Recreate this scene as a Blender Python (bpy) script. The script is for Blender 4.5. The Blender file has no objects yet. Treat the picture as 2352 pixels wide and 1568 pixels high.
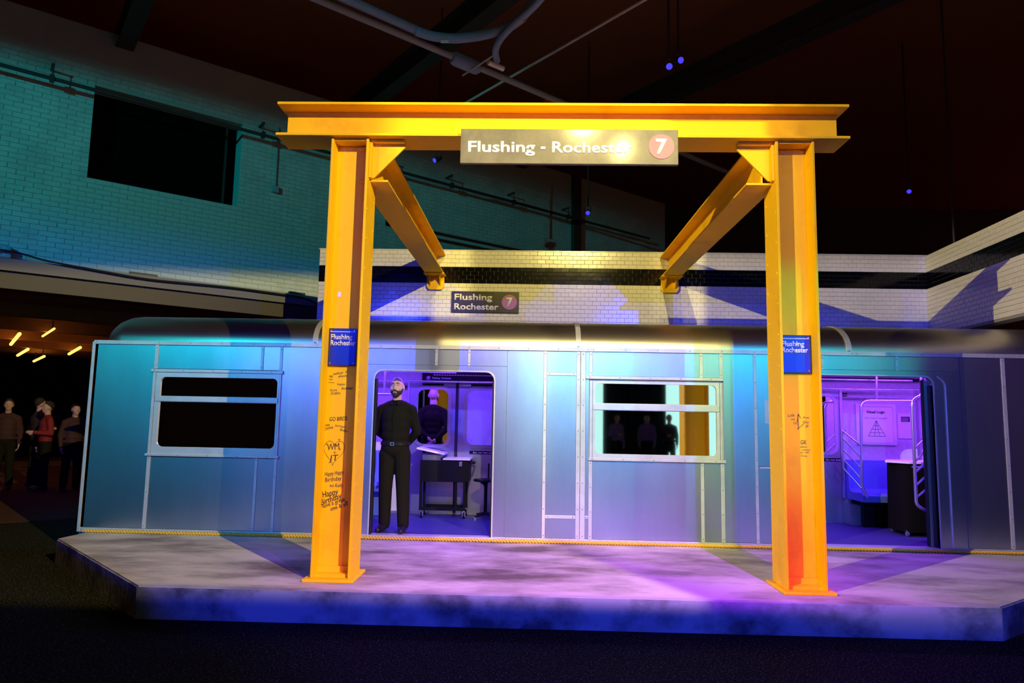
import bpy, bmesh, math, random
from mathutils import Matrix, Vector
from mathutils.geometry import tessellate_polygon
random.seed(7)
SC = bpy.context.scene
COL = SC.collection
PI = math.pi

# ------------------------------------------------------------------ camera
cam_d = bpy.data.cameras.new('camera')
cam = bpy.data.objects.new('camera', cam_d)
COL.objects.link(cam)
R3 = Matrix(((0.99941992, -0.01543089, 0.03035972),
             (0.02847569, -0.11034741, -0.99348507),
             (0.01868047, 0.99377328, -0.10984399)))
cam.matrix_world = Matrix.Translation((0, 0, 1.62)) @ R3.to_4x4()
cam_d.sensor_width = 36.0
cam_d.lens = 36.0 * 1570.0 / 2352.0
cam_d.clip_end = 200
SC.camera = cam

# ------------------------------------------------------------------ world, exposure
w = bpy.data.worlds.new('world'); SC.world = w; w.use_nodes = True
bg = w.node_tree.nodes['Background']
bg.inputs[0].default_value = (1.0, 0.13, 0.02, 1); bg.inputs[1].default_value = 0.07
vs = SC.view_settings
vs.view_transform = 'Standard'; vs.look = 'None'; vs.exposure = 0.0; vs.gamma = 1.0
vs.use_curve_mapping = False

# ------------------------------------------------------------------ stage lights
CUT = ((-9, 5.47, .25), (9, 5.47, .25), (0, 7, .25))       # shutter line: front edge of the platform
def vline(x, y, inx): return ((x, y, 0), (x, y, 3), (inx, y, 1.5))
LAMPS = []
def profile_spot(loc, target, color, power, angle=50, blend=.3, cuts=(), soft=.006, radius=.02, body=True):
    """a profile spotlight: a spot whose built-in shutters are planes through the lamp"""
    ld = bpy.data.lights.new('spot', 'SPOT'); ld.energy = power; ld.color = color
    ld.spot_size = math.radians(angle); ld.spot_blend = blend; ld.shadow_soft_size = radius
    o = bpy.data.objects.new('spot_beam', ld)
    L = Vector(loc); d = (Vector(target) - L).normalized()
    o.matrix_world = Matrix.Translation(L) @ d.to_track_quat('-Z', 'Y').to_matrix().to_4x4()
    COL.objects.link(o)
    if cuts:
        ld.use_nodes = True; nt = ld.node_tree; em = nt.nodes['Emission']
        geo = nt.nodes.new('ShaderNodeNewGeometry'); prev = None
        for cu_ in cuts:
            a, b, inside = cu_[:3]; sf = cu_[3] if len(cu_) > 3 else soft
            n = (Vector(a) - L).cross(Vector(b) - L).normalized()
            if n.dot(Vector(inside) - L) < 0: n = -n
            dp = nt.nodes.new('ShaderNodeVectorMath'); dp.operation = 'DOT_PRODUCT'
            nt.links.new(geo.outputs['Incoming'], dp.inputs[0]); dp.inputs[1].default_value = n
            mr = nt.nodes.new('ShaderNodeMapRange'); mr.interpolation_type = 'SMOOTHSTEP'
            mr.inputs[1].default_value = -sf; mr.inputs[2].default_value = sf
            nt.links.new(dp.outputs['Value'], mr.inputs[0])
            if prev is None: prev = mr.outputs[0]
            else:
                mu = nt.nodes.new('ShaderNodeMath'); mu.operation = 'MULTIPLY'
                nt.links.new(prev, mu.inputs[0]); nt.links.new(mr.outputs[0], mu.inputs[1]); prev = mu.outputs[0]
        nt.links.new(prev, em.inputs['Strength'])
    if body: LAMPS.append((L, d, color, o))
    return o
WARM = (1.0, .82, .24)
TOP = ((-9, 9.95, 4.12), (9, 9.95, 4.12), (0, 9.95, 1))            # top of the tiled wall
TOPR = ((-7.4, 9.1, 3.55), (-3.9, 11.97, 4.05), (0, 9.95, 1))       # right lamp: just clear of the brick wall
ROOF = ((-9, 7.74, 2.46), (9, 7.74, 2.46), (0, 7.74, 1))           # gutter of the train
FOOT = ((-9, 7.55, .25), (9, 7.55, .25), (0, 9.95, 1))             # foot of the train
SIDE = ((-3.07, 5.47, .25), (-5.0, 7.3, .25), (0, 7.74, 2))        # slanted left edge of the platform
# warm profile spots: right lamp lights the left half, left lamp the right half, centre lamps the middle
profile_spot((5.94, -3.33, 7.45), (-3.0, 7.2, 1.8), WARM, 7400, 60, .3, [CUT, TOPR, vline(.2, 7.74, -3)], soft=.008)
profile_spot((-8.53, -3.26, 7.35), (3.2, 7.5, 1.8), WARM, 7400, 60, .3, [CUT, TOP, vline(-1.30, 5.9, 3), ((.3, 7.7, .25), (1.9, 5.5, .25), (4, 7.7, 1))], soft=.012)
profile_spot((1.03, -3.0, 8.05), (.7, 7.0, 2.4), WARM, 3700, 60, .2, [FOOT, TOP, vline(-1.05, 7.74, 1), vline(2.25, 7.74, 1)], soft=.006)
profile_spot((1.88, -3.0, 7.45), (.9, 7.0, 2.6), WARM, 900, 60, .2, [FOOT, TOP, vline(-.6, 7.74, 1), vline(2.4, 7.74, 1)], soft=.006)
# purple wash on the middle of the platform
profile_spot((2.9, -1.2, 7.9), (.7, 5.8, .25), (.42, .04, 1.0), 10000, 33, 1.0, [CUT, ((-9, 7.74, .9), (9, 7.74, .9), (0, 6, .25), .05)], soft=.006)
# blue washes over everything
profile_spot((-4.8, -4.5, 4.9), (-2.0, 7.5, 1.6), (.02, .04, 1.0), 2000, 80, .8, [TOP + (.05,), SIDE], soft=.008)
profile_spot((3.4, -4.5, 4.9), (2.6, 7.5, 1.6), (.0, .03, 1.0), 2300, 80, .8, [TOP + (.03,), SIDE], soft=.008)
profile_spot((-5.8, -4.5, 5.0), (-2.4, 7.74, 1.8), (.60, .52, 1.0), 480, 40, .9, [ROOF, FOOT, vline(-1.2, 7.74, -3), vline(-3.5, 7.74, -2)], soft=.03)  # lavender fill added to soften the blue on the car skin, no known lamp
# teal washes: left end of the car and brick wall, middle and right half of the car
profile_spot((-9.2, -3.2, 6.2), (-4.8, 7.74, 1.8), (.0, .62, .62), 2200, 40, .9, [FOOT, ROOF], soft=.01)
profile_spot((-8.4, -3.6, 7.0), (-4.6, 10.6, 5.0), (.0, .60, .64), 3400, 44, .9, [((-7.4, 9.1, 3.60), (-3.9, 11.97, 3.60), (-5, 10, 6)), ((-7.4, 9.1, 6.55), (-3.9, 11.97, 6.55), (-5, 10, 4), .03)], soft=.006)
profile_spot((6.2, -3.0, 5.4), (2.4, 7.74, 2.0), (.03, .95, .75), 1000, 34, .9, [ROOF, FOOT, vline(4.3, 7.74, 1)], soft=.015)
profile_spot((1.2, -4.2, 4.7), (1.0, 7.74, 1.8), (.08, .85, .85), 850, 40, .9, [ROOF, FOOT, vline(-.3, 7.74, 1)], soft=.03)

# ------------------------------------------------------------------ materials
MATS = {}
def mat(name, base, rough=.5, metal=0.0, noise=None, bump=None, spec=.5, coat=0, coat_rough=.1,
        emit=None, emit_s=0, aniso=0, stretch=(1, 1, 1)):
    """noise=(scale, other colour, lo, hi): blotches of another colour; bump=(scale, strength)"""
    m = bpy.data.materials.new(name); m.use_nodes = True
    nt = m.node_tree; b = nt.nodes['Principled BSDF']
    b.inputs['Base Color'].default_value = (*base, 1)
    b.inputs['Roughness'].default_value = rough; b.inputs['Metallic'].default_value = metal
    b.inputs['Specular IOR Level'].default_value = spec
    b.inputs['Coat Weight'].default_value = coat; b.inputs['Coat Roughness'].default_value = coat_rough
    b.inputs['Anisotropic'].default_value = aniso
    if emit:
        b.inputs['Emission Color'].default_value = (*emit, 1); b.inputs['Emission Strength'].default_value = emit_s
    tc = mp = None
    def coords():
        nonlocal tc, mp
        if mp is None:
            tc = nt.nodes.new('ShaderNodeTexCoord'); mp = nt.nodes.new('ShaderNodeMapping')
            mp.inputs['Scale'].default_value = stretch
            nt.links.new(tc.outputs['Object'], mp.inputs['Vector'])
        return mp.outputs['Vector']
    if noise:
        nz = nt.nodes.new('ShaderNodeTexNoise'); nz.inputs['Scale'].default_value = noise[0]
        nz.inputs['Detail'].default_value = 6; nz.inputs['Roughness'].default_value = .62
        nt.links.new(coords(), nz.inputs['Vector'])
        mr = nt.nodes.new('ShaderNodeMapRange'); mr.inputs[1].default_value = noise[2]; mr.inputs[2].default_value = noise[3]
        nt.links.new(nz.outputs['Fac'], mr.inputs[0])
        mx = nt.nodes.new('ShaderNodeMix'); mx.data_type = 'RGBA'
        mx.inputs[6].default_value = (*base, 1); mx.inputs[7].default_value = (*noise[1], 1)
        nt.links.new(mr.outputs[0], mx.inputs[0]); nt.links.new(mx.outputs[2], b.inputs['Base Color'])
    if bump:
        nb = nt.nodes.new('ShaderNodeTexNoise'); nb.inputs['Scale'].default_value = bump[0]; nb.inputs['Detail'].default_value = 4
        nt.links.new(coords(), nb.inputs['Vector'])
        bp = nt.nodes.new('ShaderNodeBump'); bp.inputs['Strength'].default_value = bump[1]; bp.inputs['Distance'].default_value = .01
        nt.links.new(nb.outputs['Fac'], bp.inputs['Height']); nt.links.new(bp.outputs['Normal'], b.inputs['Normal'])
    MATS[name] = m
    return m
M = MATS
mat('yellow_paint', (.97, .56, .003), .55, noise=(2.6, (.62, .25, .01), .55, .95), bump=(14, .12), stretch=(1, 1, .7), spec=.2)
mat('panel_metal', (.56, .60, .67), .34, 1.0, noise=(1.6, (.43, .47, .54), .35, .75), bump=(60, .04), stretch=(1, 1, .35))
mat('frame_metal', (.62, .60, .58), .42, .45, noise=(6, (.48, .47, .46), .4, .8))
mat('roof_metal', (.62, .58, .52), .37, 1.0, noise=(1.2, (.42, .40, .37), .4, .8), stretch=(.3, 1, 1))
mat('rivet_metal', (.30, .30, .31), .4, .7)
mat('concrete', (.62, .55, .46), .75, noise=(1.6, (.12, .085, .06), .42, .66), bump=(22, .15), stretch=(.45, 1, 1))
mat('concrete_side', (.50, .48, .50), .75, noise=(1.7, (.10, .09, .11), .42, .62), bump=(14, .2), stretch=(1, 1, 1.2))
mat('asphalt', (.008, .006, .005), .9, spec=.1, noise=(70, (.40, .36, .34), .56, .74), bump=(90, .9))
mat('white_tile', (.80, .78, .72), .16, noise=(3, (.68, .66, .62), .4, .8), bump=(7, .08))
mat('black_tile', (.003, .003, .0035), .10, bump=(7, .08), spec=.35)
mat('grout', (.30, .29, .27), .9)
mat('brick_paint', (.55, .57, .54), .6, noise=(3, (.36, .38, .36), .4, .8), bump=(26, .4))
mat('mortar', (.42, .44, .42), .9)
mat('dark_void', (.004, .002, .001), .95, spec=.05)  # near-black base puts unlit depth into the colour
mat('dark_steel', (.05, .045, .04), .55, .3)
mat('pipe_paint', (.30, .33, .36), .5)
mat('ledge_paint', (.14, .15, .15), .6)
mat('hose_blue', (.20, .30, .48), .5)
mat('white_letter', (.85, .83, .78), .5)
mat('black_enamel', (.030, .026, .022), .22, noise=(5, (.055, .045, .035), .4, .7), coat=.6, coat_rough=.08)
mat('sign_glare', (.11, .10, .065), .5, .0, noise=(6, (.17, .15, .10), .35, .7), bump=(9, .06), spec=.3, coat=.25, coat_rough=.10)  # olive base carries the pale veil of lamp glare over a black sign
mat('purple_disc', (.32, .05, .30), .4)
mat('pink_disc', (.50, .17, .20), .5, spec=.2)
mat('blue_enamel', (.010, .035, .42), .32, coat=.3)
mat('rope', (.75, .42, .03), .8)
mat('ink', (.03, .02, .015), .7)
mat('mirror_film', (.75, .80, .80), .025, 1.0)
mat('frosted_film', (.62, .62, .74), .30, .35, noise=(3, (.4, .4, .55), .45, .7))
mat('dark_glass', (.012, .012, .016), .05, 0, spec=.6)
mat('rubber', (.010, .010, .011), .6)
mat('lining', (.66, .58, .64), .45, noise=(30, (.55, .48, .54), .4, .7))
mat('stainless', (.46, .48, .55), .32, .9, noise=(4, (.38, .40, .46), .4, .7), stretch=(1, 1, .3))
mat('chrome', (.80, .80, .84), .22, .9)
mat('car_floor', (.025, .025, .11), .6, noise=(90, (.05, .05, .22), .45, .7))
mat('seat_blue', (.10, .16, .55), .35)
mat('black_plastic', (.005, .005, .005), .5, spec=.15)
mat('black_cloth', (.006, .006, .005), .95, bump=(30, .2), spec=.05)
mat('white_top', (.82, .80, .82), .35)
mat('paper', (.80, .74, .80), .6)
mat('faded_print', (.60, .38, .62), .6)
mat('skin', (.62, .36, .26), .5)
mat('lips', (.42, .18, .15), .5)
mat('hair', (.025, .016, .010), .8)
mat('eye_white', (.7, .68, .66), .3)
mat('iris', (.02, .015, .012), .2)
mat('shirt_black', (.012, .011, .006), .9, spec=.1, bump=(18, .25))
mat('trousers_black', (.014, .012, .006), .9, spec=.1, bump=(14, .3))
mat('leather', (.012, .009, .007), .3)
mat('buckle', (.55, .5, .42), .3, .9)
mat('red_jacket', (.25, .015, .01), .8)
mat('brown_coat', (.05, .015, .010), .8)
mat('grey_coat', (.03, .02, .02), .8)
mat('blue_lit_coat', (.22, .16, .48), .8)  # blue light on the mirrored visitors is put into this coat colour
mat('curtain', (.012, .012, .016), .9)
mat('plaster', (.75, .75, .72), .8, noise=(2, (.62, .62, .6), .4, .7))
mat('amber_ceiling', (.42, .20, .10), .7, noise=(2, (.3, .14, .07), .4, .7))
mat('amber_glow', (1, .5, .1), .5, emit=(1.0, .45, .07), emit_s=3.5)
mat('blue_glow', (.1, .1, 1), .5, emit=(.06, .05, 1.0), emit_s=1.1)
mat('violet_tube', (.4, .2, 1), .5, emit=(.35, .10, 1.0), emit_s=3)
mat('teal_screen', (.2, .3, .3), .8, emit=(.55, 1.0, .92), emit_s=1.2)
mat('ceiling_deck', (.34, .11, .05), .9)
mat('dark_block', (.10, .09, .10), .9)
mat('carpet_red', (.06, .008, .008), .9)

# ------------------------------------------------------------------ mesh helpers
WM = {}                       # world matrix of every object that has been made
def link(o, parent=None, local=False, W=None):
    COL.objects.link(o)
    if parent is not None:
        o.parent = parent
        if local: WM[o.name] = WM[parent.name].copy()
        else:
            o.matrix_parent_inverse = WM[parent.name].inverted(); WM[o.name] = Matrix.Identity(4)
    else:
        WM[o.name] = W or Matrix.Identity(4)
    return o
def empty(name, loc=(0, 0, 0), rz=0.0, M4=None):
    o = bpy.data.objects.new(name, None); o.empty_display_size = .1
    W = M4 if M4 is not None else Matrix.Translation(loc) @ Matrix.Rotation(rz, 4, 'Z')
    o.matrix_world = W
    return link(o, W=W.copy())
def tag(o, label=None, cat=None, group=None, kind=None):
    if label: o['label'] = label
    if cat: o['category'] = cat
    if group: o['group'] = group
    if kind: o['kind'] = kind
    return o
def thing(name, label, cat, loc=(0, 0, 0), rz=0.0, group=None, M4=None):
    return tag(empty(name, loc, rz, M4), label, cat, group)
def mesh_of(bm, name, material, smooth=False):
    me = bpy.data.meshes.new(name)
    bmesh.ops.recalc_face_normals(bm, faces=bm.faces)
    bm.to_mesh(me); bm.free()
    if material: me.materials.append(M[material] if isinstance(material, str) else material)
    if smooth:
        me.polygons.foreach_set('use_smooth', [True] * len(me.polygons))
        try: me.set_sharp_from_angle(angle=math.radians(40))
        except Exception: pass
    return me
def obj(name, bm, material, parent=None, local=False, smooth=False):
    me = bm if isinstance(bm, bpy.types.Mesh) else mesh_of(bm, name, material, smooth)
    return link(bpy.data.objects.new(name, me), parent, local)
def struct(name, bm, material, parent=None):
    o = obj(name, bm, material, parent); o['kind'] = 'structure'; return o
def new(): return bmesh.new()
def bx(bm, x0, x1, y0, y1, z0, z1, bev=0.0):
    v = [bm.verts.new((x, y, z)) for x in (x0, x1) for y in (y0, y1) for z in (z0, z1)]
    fs = [bm.faces.new([v[i] for i in q]) for q in ((0, 1, 3, 2), (4, 6, 7, 5), (0, 4, 5, 1), (2, 3, 7, 6), (0, 2, 6, 4), (1, 5, 7, 3))]
    if bev:
        es = list({e for f in fs for e in f.edges})
        bmesh.ops.bevel(bm, geom=es, offset=bev, segments=2, affect='EDGES', profile=.5)
    return bm
def box(x0, x1, y0, y1, z0, z1, bev=0.0): return bx(new(), x0, x1, y0, y1, z0, z1, bev)
def fillet(pts, r, n=6):
    pts = [Vector(p) for p in pts]; out = [pts[0]]
    for a, b, c in zip(pts, pts[1:], pts[2:]):
        d1 = (a - b); d2 = (c - b); rr = min(r, d1.length * .49, d2.length * .49)
        p, q = b + d1.normalized() * rr, b + d2.normalized() * rr
        for i in range(n + 1):
            t = i / n; out.append(p * (1 - t) ** 2 + b * 2 * t * (1 - t) + q * t * t)
    out.append(pts[-1]); return out
def tube(bm, pts, r, seg=10, cap=True):
    pts = [Vector(p) for p in pts]; rs = r if isinstance(r, (list, tuple)) else [r] * len(pts)
    rings = []; up = None
    for i, p in enumerate(pts):
        d = (pts[min(i + 1, len(pts) - 1)] - pts[max(i - 1, 0)]).normalized()
        if up is None: up = Vector((0, 0, 1)) if abs(d.z) < .9 else Vector((1, 0, 0))
        s = d.cross(up)
        if s.length < 1e-5: s = d.cross(Vector((1, .3, 0)))
        s.normalize(); u = s.cross(d).normalized(); up = u
        rings.append([bm.verts.new(p + (s * math.cos(a) + u * math.sin(a)) * rs[i]) for a in (2 * PI * k / seg for k in range(seg))])
    for a, b in zip(rings, rings[1:]):
        for k in range(seg): bm.faces.new((a[k], a[(k + 1) % seg], b[(k + 1) % seg], b[k]))
    if cap: bm.faces.new(rings[0][::-1]); bm.faces.new(rings[-1])
    return bm
def cyl(bm, a, b, r, seg=16, r2=None): return tube(bm, [a, b], [r, r if r2 is None else r2], seg)
def plate(outer, holes, d0, d1, axis='y'):
    """flat plate with holes; loops are (x, z) points, extruded from depth d0 to d1 along axis"""
    bm = new(); loops = [outer] + list(holes)
    P = (lambda p, d: (p[0], d, p[1])) if axis == 'y' else ((lambda p, d: (p[0], p[1], d)) if axis == 'z' else (lambda p, d: (d, p[0], p[1])))
    fl = [[bm.verts.new(P(p, d0)) for p in lp] for lp in loops]
    bl = [[bm.verts.new(P(p, d1)) for p in lp] for lp in loops]
    f_all = [v for l in fl for v in l]; b_all = [v for l in bl for v in l]
    for t in tessellate_polygon([[Vector((p[0], p[1], 0)) for p in lp] for lp in loops]):
        try: bm.faces.new([f_all[i] for i in t]); bm.faces.new([b_all[i] for i in reversed(t)])
        except ValueError: pass
    for f, b in zip(fl, bl):
        n = len(f)
        for i in range(n): bm.faces.new((f[i], f[(i + 1) % n], b[(i + 1) % n], b[i]))
    return bm
def rrect(x0, x1, z0, z1, rad, n=6):
    """rounded rectangle; rad = one radius or (bl, br, tr, tl)"""
    r = rad if isinstance(rad, (list, tuple)) else (rad,) * 4
    out = []
    for (cx, cz, a0, rr) in ((x0 + r[0], z0 + r[0], PI, r[0]), (x1 - r[1], z0 + r[1], 1.5 * PI, r[1]),
                             (x1 - r[2], z1 - r[2], 0, r[2]), (x0 + r[3], z1 - r[3], .5 * PI, r[3])):
        k = n if rr > 1e-4 else 0
        for i in range(k + 1):
            a = a0 + (.5 * PI * i / k if k else 0); out.append((cx + rr * math.cos(a), cz + rr * math.sin(a)))
    return out
def rect(x0, x1, z0, z1): return [(x0, z0), (x1, z0), (x1, z1), (x0, z1)]
def disc(x, z, r, d0, d1, n=32): return plate([(x + r * math.cos(2 * PI * k / n), z + r * math.sin(2 * PI * k / n)) for k in range(n)], [], d0, d1)
def dome(bm, c, axis, r):
    """low rivet head on a face whose outward axis is given"""
    c = Vector(c); a = Vector(axis); s = a.orthogonal().normalized(); t = a.cross(s); seg = 6
    r1 = [bm.verts.new(c + (s * math.cos(k * PI / 3) + t * math.sin(k * PI / 3)) * r) for k in range(seg)]
    r2 = [bm.verts.new(c + a * r * .5 + (s * math.cos(k * PI / 3) + t * math.sin(k * PI / 3)) * r * .6) for k in range(seg)]
    for k in range(seg): bm.faces.new((r1[k], r1[(k + 1) % seg], r2[(k + 1) % seg], r2[k]))
    bm.faces.new(r2)
def rivets(points, axis, r, material, parent):
    bm = new()
    for p in points: dome(bm, p, axis, r)
    o = obj('rivets', bm, material, parent); o['kind'] = 'stuff'; return o
def text(s, x, z, y, h, material, parent, width=None, bold=.012, shear=0, tilt=0, align='LEFT', depth=.003, name='lettering'):
    """flat lettering facing -y; h = cap height; width = total width it is fitted to"""
    cu = bpy.data.curves.new('t', 'FONT'); cu.body = s; cu.size = 1.0; cu.offset = bold; cu.shear = shear; cu.resolution_u = 3
    cu.extrude = 0.0
    t = bpy.data.objects.new('t', cu); COL.objects.link(t)
    dg = bpy.context.evaluated_depsgraph_get(); me = bpy.data.meshes.new_from_object(t.evaluated_get(dg))
    COL.objects.unlink(t); bpy.data.objects.remove(t); bpy.data.curves.remove(cu)
    bm = new(); bm.from_mesh(me); bpy.data.meshes.remove(me)
    bmesh.ops.remove_doubles(bm, verts=bm.verts, dist=1e-5)
    xs = [v.co.x for v in bm.verts]; x0, x1 = min(xs), max(xs)
    sc = h / .69; sx = sc if width is None else width / (x1 - x0)
    off = 0 if align == 'LEFT' else (x1 - x0) * sx / 2
    ct, st = math.cos(tilt), math.sin(tilt)
    for v in bm.verts:
        a = (v.co.x - x0) * sx - off; b = v.co.y * sc
        v.co = Vector((x + a * ct - b * st, y, z + a * st + b * ct))
    ret = bmesh.ops.extrude_face_region(bm, geom=list(bm.faces))
    for e in ret['geom']:
        if isinstance(e, bmesh.types.BMVert): e.co.y -= depth
    return obj(name, bm, material, parent)
def ribbon(strokes, y, wdt, material, parent, name='drawing', depth=.002):
    """pen strokes: polylines of (x, z) with a width, a hair proud of the surface"""
    bm = new()
    for st in strokes:
        for (ax, az), (cx, cz) in zip(st, st[1:]):
            d = Vector((cx - ax, cz - az)); L = d.length
            if L < 1e-6: continue
            d /= L; n = Vector((-d.y, d.x)) * wdt / 2; e = d * wdt * .3
            q = [(ax + n.x - e.x, az + n.y - e.y), (ax - n.x - e.x, az - n.y - e.y), (cx - n.x + e.x, cz - n.y + e.y), (cx + n.x + e.x, cz + n.y + e.y)]
            f = [bm.verts.new((p[0], y - depth, p[1])) for p in q]; bm.faces.new(f)
    return obj(name, bm, material, parent)
def pieces(name, parent, W, cells, material_of, size, depth, lim, score, mats_stuff, rnd=.003):
    """tiles or bricks: cells = (u, v, w); the `lim` best-scored become objects that share mesh data, the rest joined"""
    cells = sorted(cells, key=score); cache = {}; u0, v0 = size
    def piece(bm, cu, cv, wd, ht, dp, tilt=(0, 0)):
        a, b = wd / 2, ht / 2; i = .0022
        def P(x, z, y): return (cu + x, -y + x * tilt[0] + z * tilt[1], cv + z)
        f = [bm.verts.new(P(x, z, dp)) for x, z in ((-a + i, -b + i), (a - i, -b + i), (a - i, b - i), (-a + i, b - i))]
        s = [bm.verts.new(P(x, z, dp - .002)) for x, z in ((-a, -b), (a, -b), (a, b), (-a, b))]
        r = [bm.verts.new(P(x, z, -.004)) for x, z in ((-a, -b), (a, -b), (a, b), (-a, b))]
        bm.faces.new(f)
        for k in range(4):
            bm.faces.new((s[k], s[(k + 1) % 4], f[(k + 1) % 4], f[k])); bm.faces.new((r[k], r[(k + 1) % 4], s[(k + 1) % 4], s[k]))
    for (u, v, wd) in cells[:lim]:
        mk = material_of(u, v); key = (mk, round(wd, 3))
        if key not in cache:
            bm = new(); piece(bm, 0, 0, wd, v0, depth); cache[key] = mesh_of(bm, name, mk)
        o = bpy.data.objects.new(name, cache[key])
        o.matrix_local = Matrix.Translation((u, random.uniform(-.0015, .0015), v)) @ Matrix.Rotation(random.gauss(0, rnd), 4, 'Z') @ Matrix.Rotation(random.gauss(0, rnd), 4, 'X')
        COL.objects.link(o); o.parent = parent
        o.matrix_parent_inverse = WM[parent.name].inverted() @ W; WM[o.name] = W
    rest = {}
    for (u, v, wd) in cells[lim:]: rest.setdefault(material_of(u, v), []).append((u, v, wd))
    for mk, cs in rest.items():
        bm = new()
        for (u, v, wd) in cs: piece(bm, u, v, wd, v0, depth + random.uniform(-.0012, .0012), (random.gauss(0, rnd), random.gauss(0, rnd)))
        bm.transform(W); o = obj(name + '_field', bm, mk, parent); o['kind'] = 'stuff'

# ================================================================== the setting
struct('floor', box(-30, 18, -9.2, 26, -.12, 0), 'asphalt')
struct('ceiling', box(-30, 18, -9.2, 26, 8.6, 8.75), 'ceiling_deck')

# ---- platform
tag(obj('platform', plate([(-3.07, 5.47), (3.60, 5.52), (5.6, 7.0), (6.5, 7.712), (-4.95, 7.712), (-5.0, 7.30)], [], .02, .25, 'z'), 'concrete'),
    'low stained concrete platform slab in front of the train', 'platform')
pf = bpy.data.objects['platform']
fa = new()
def edge_face(bm, a, b, t=.012):
    A, B = Vector((*a, 0)), Vector((*b, 0)); n = (B - A).cross(Vector((0, 0, 1))).normalized() * t
    v = [bm.verts.new((p.x, p.y, z)) for p in (A, B, B + n, A + n) for z in (.0, .238)]
    for q in ((0, 2, 3, 1), (2, 4, 5, 3), (4, 6, 7, 5), (6, 0, 1, 7), (1, 3, 5, 7), (0, 6, 4, 2)): bm.faces.new([v[i] for i in q])
for a, b in (((-5.0, 7.30), (-3.07, 5.47)), ((-3.07, 5.47), (3.60, 5.52)), ((3.60, 5.52), (5.6, 7.0)), ((5.6, 7.0), (6.5, 7.712))): edge_face(fa, a, b)
tag(obj('fascia', fa, 'concrete_side', pf), 'stained vertical edge of the platform')

# ---- tiled station wall behind the train: white with a black band
wb = struct('wall_back', box(-3.21, 5.72, 9.953, 10.15, 0, 4.068), 'grout')
TW, TH = .1165, .0613
cells = []
for r in range(20):
    v = 4.066 - TH * (r + .5); off = TW / 2 * (r % 2); u = -3.208
    u_ = u - off
    while u_ < 5.70:
        a, b = max(u_, -3.208), min(u_ + TW, 5.705)
        if b - a > .02: cells.append(((a + b) / 2, v, b - a - .003))
        u_ += TW
mk = lambda u, v: 'black_tile' if 3.575 < v < 3.822 else 'white_tile'
pieces('tile', wb, Matrix.Translation((0, 9.953, 0)), cells, mk, (TW, TH - .003), .008, 300,
       lambda c: abs(c[0] - .35) * .55 + abs(c[1] - 3.60) * (1 if c[1] > 3.05 else 4), None)
tag(obj('coping', box(-3.22, 5.73, 9.945, 10.16, 4.068, 4.082), 'white_tile', wb), 'thin capping along the top of the tiled wall')
# the same wall returning towards the camera on the right
C0 = Vector((5.712, 9.953, 0)); C1 = Vector((5.348, 4.6, 0)); dv = (C1 - C0); LEN = dv.length
ang = math.atan2(dv.y, dv.x)
WR = Matrix.Translation(C0) @ Matrix.Rotation(ang, 4, 'Z')      # local x along the wall, -y faces the room
bmr = box(0, LEN, .0, .18, 2.87, 4.068); bmr.transform(WR)
wr = struct('wall_right', bmr, 'grout')
for u_ in (.6, 2.8, 5.0):
    b = tube(new(), [(u_, .09, 4.06), (u_, .09, 8.6)], .015, 8); b.transform(WR); obj('hanger_rod', b, 'dark_steel', wr)
cells = []
for r in range(19):
    v = 4.066 - TH * (r + .5); u_ = -TW / 2 * ((r + 1) % 2)
    while u_ < LEN:
        a, b = max(u_, .002), min(u_ + TW, LEN)
        if b - a > .02: cells.append(((a + b) / 2, v, b - a - .003))
        u_ += TW
pieces('tile', wr, WR, cells, mk, (TW, TH - .003), .008, 300, lambda c: abs(c[0] - 1.2) + .6 * abs(c[1] - 3.75), None)

# ---- painted brick wall on the left, running away to the right
UA = math.atan2(1.0, 1.22634688); P0 = Vector((-3.864, 12.0, 0))
WL = Matrix.Translation(P0) @ Matrix.Rotation(UA, 4, 'Z')       # local x along the wall, -y faces the room
OPEN = (-3.65, -1.48, 5.06, 6.50)
bml = plate([(-9, 3.36), (9.5, 3.36), (9.5, 7.4), (-9, 7.4)], [rect(*OPEN)], .0, .35); bml.transform(WL)
wl = struct('wall_left', bml, 'mortar')
cells = []; BW, BH = .215, .075
r = 0; v = 3.74
while v < 6.75:
    u_ = -6.0 - (BW / 2) * (r % 2)
    while u_ < 8.6:
        a, b = u_, u_ + BW - .010
        if v + BH / 2 > OPEN[2] and v - BH / 2 < OPEN[3] and b > OPEN[0] and a < OPEN[1]:
            parts = [(a, min(b, OPEN[0])), (max(a, OPEN[1]), b)]
        else: parts = [(a, b)]
        for a_, b_ in parts:
            if b_ - a_ > .03: cells.append(((a_ + b_) / 2, v, b_ - a_))
        u_ += BW
    v += BH; r += 1
pieces('brick', wl, WL, cells, lambda u, v: 'brick_paint', (BW, BH - .010), .008, 300,
       lambda c: abs(c[0] + 2.2) + abs(c[1] - 4.4) * 1.2, None, .006)
def wl_part(name, bm, m, kind=None, label=None):
    bm.transform(WL); o = obj(name, bm, m, wl)
    if label: o['label'] = label
    return o
wl_part('window_recess', box(OPEN[0] - .02, OPEN[1] + .02, .33, .36, OPEN[2] - .02, OPEN[3] + .02), 'dark_void', label='window opening, its inner darkness coloured black')  # near-black sheet paints the darkness inside the window opening
bmw = new()
bx(bmw, OPEN[1] - .20, OPEN[1] - .17, .22, .27, OPEN[2], OPEN[3])
wl_part('window_bar', bmw, 'dark_steel')
wl_part('ledge', box(-9, 1.2, -.14, .02, 3.50, 3.67), 'ledge_paint')
wl_part('lintel', box(-9, .05, -.06, .30, 3.26, 3.50), 'dark_steel')
wl_part('wall_pier', box(-.55, .9, -.02, .3, .0, 3.5), 'pipe_paint')
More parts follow.
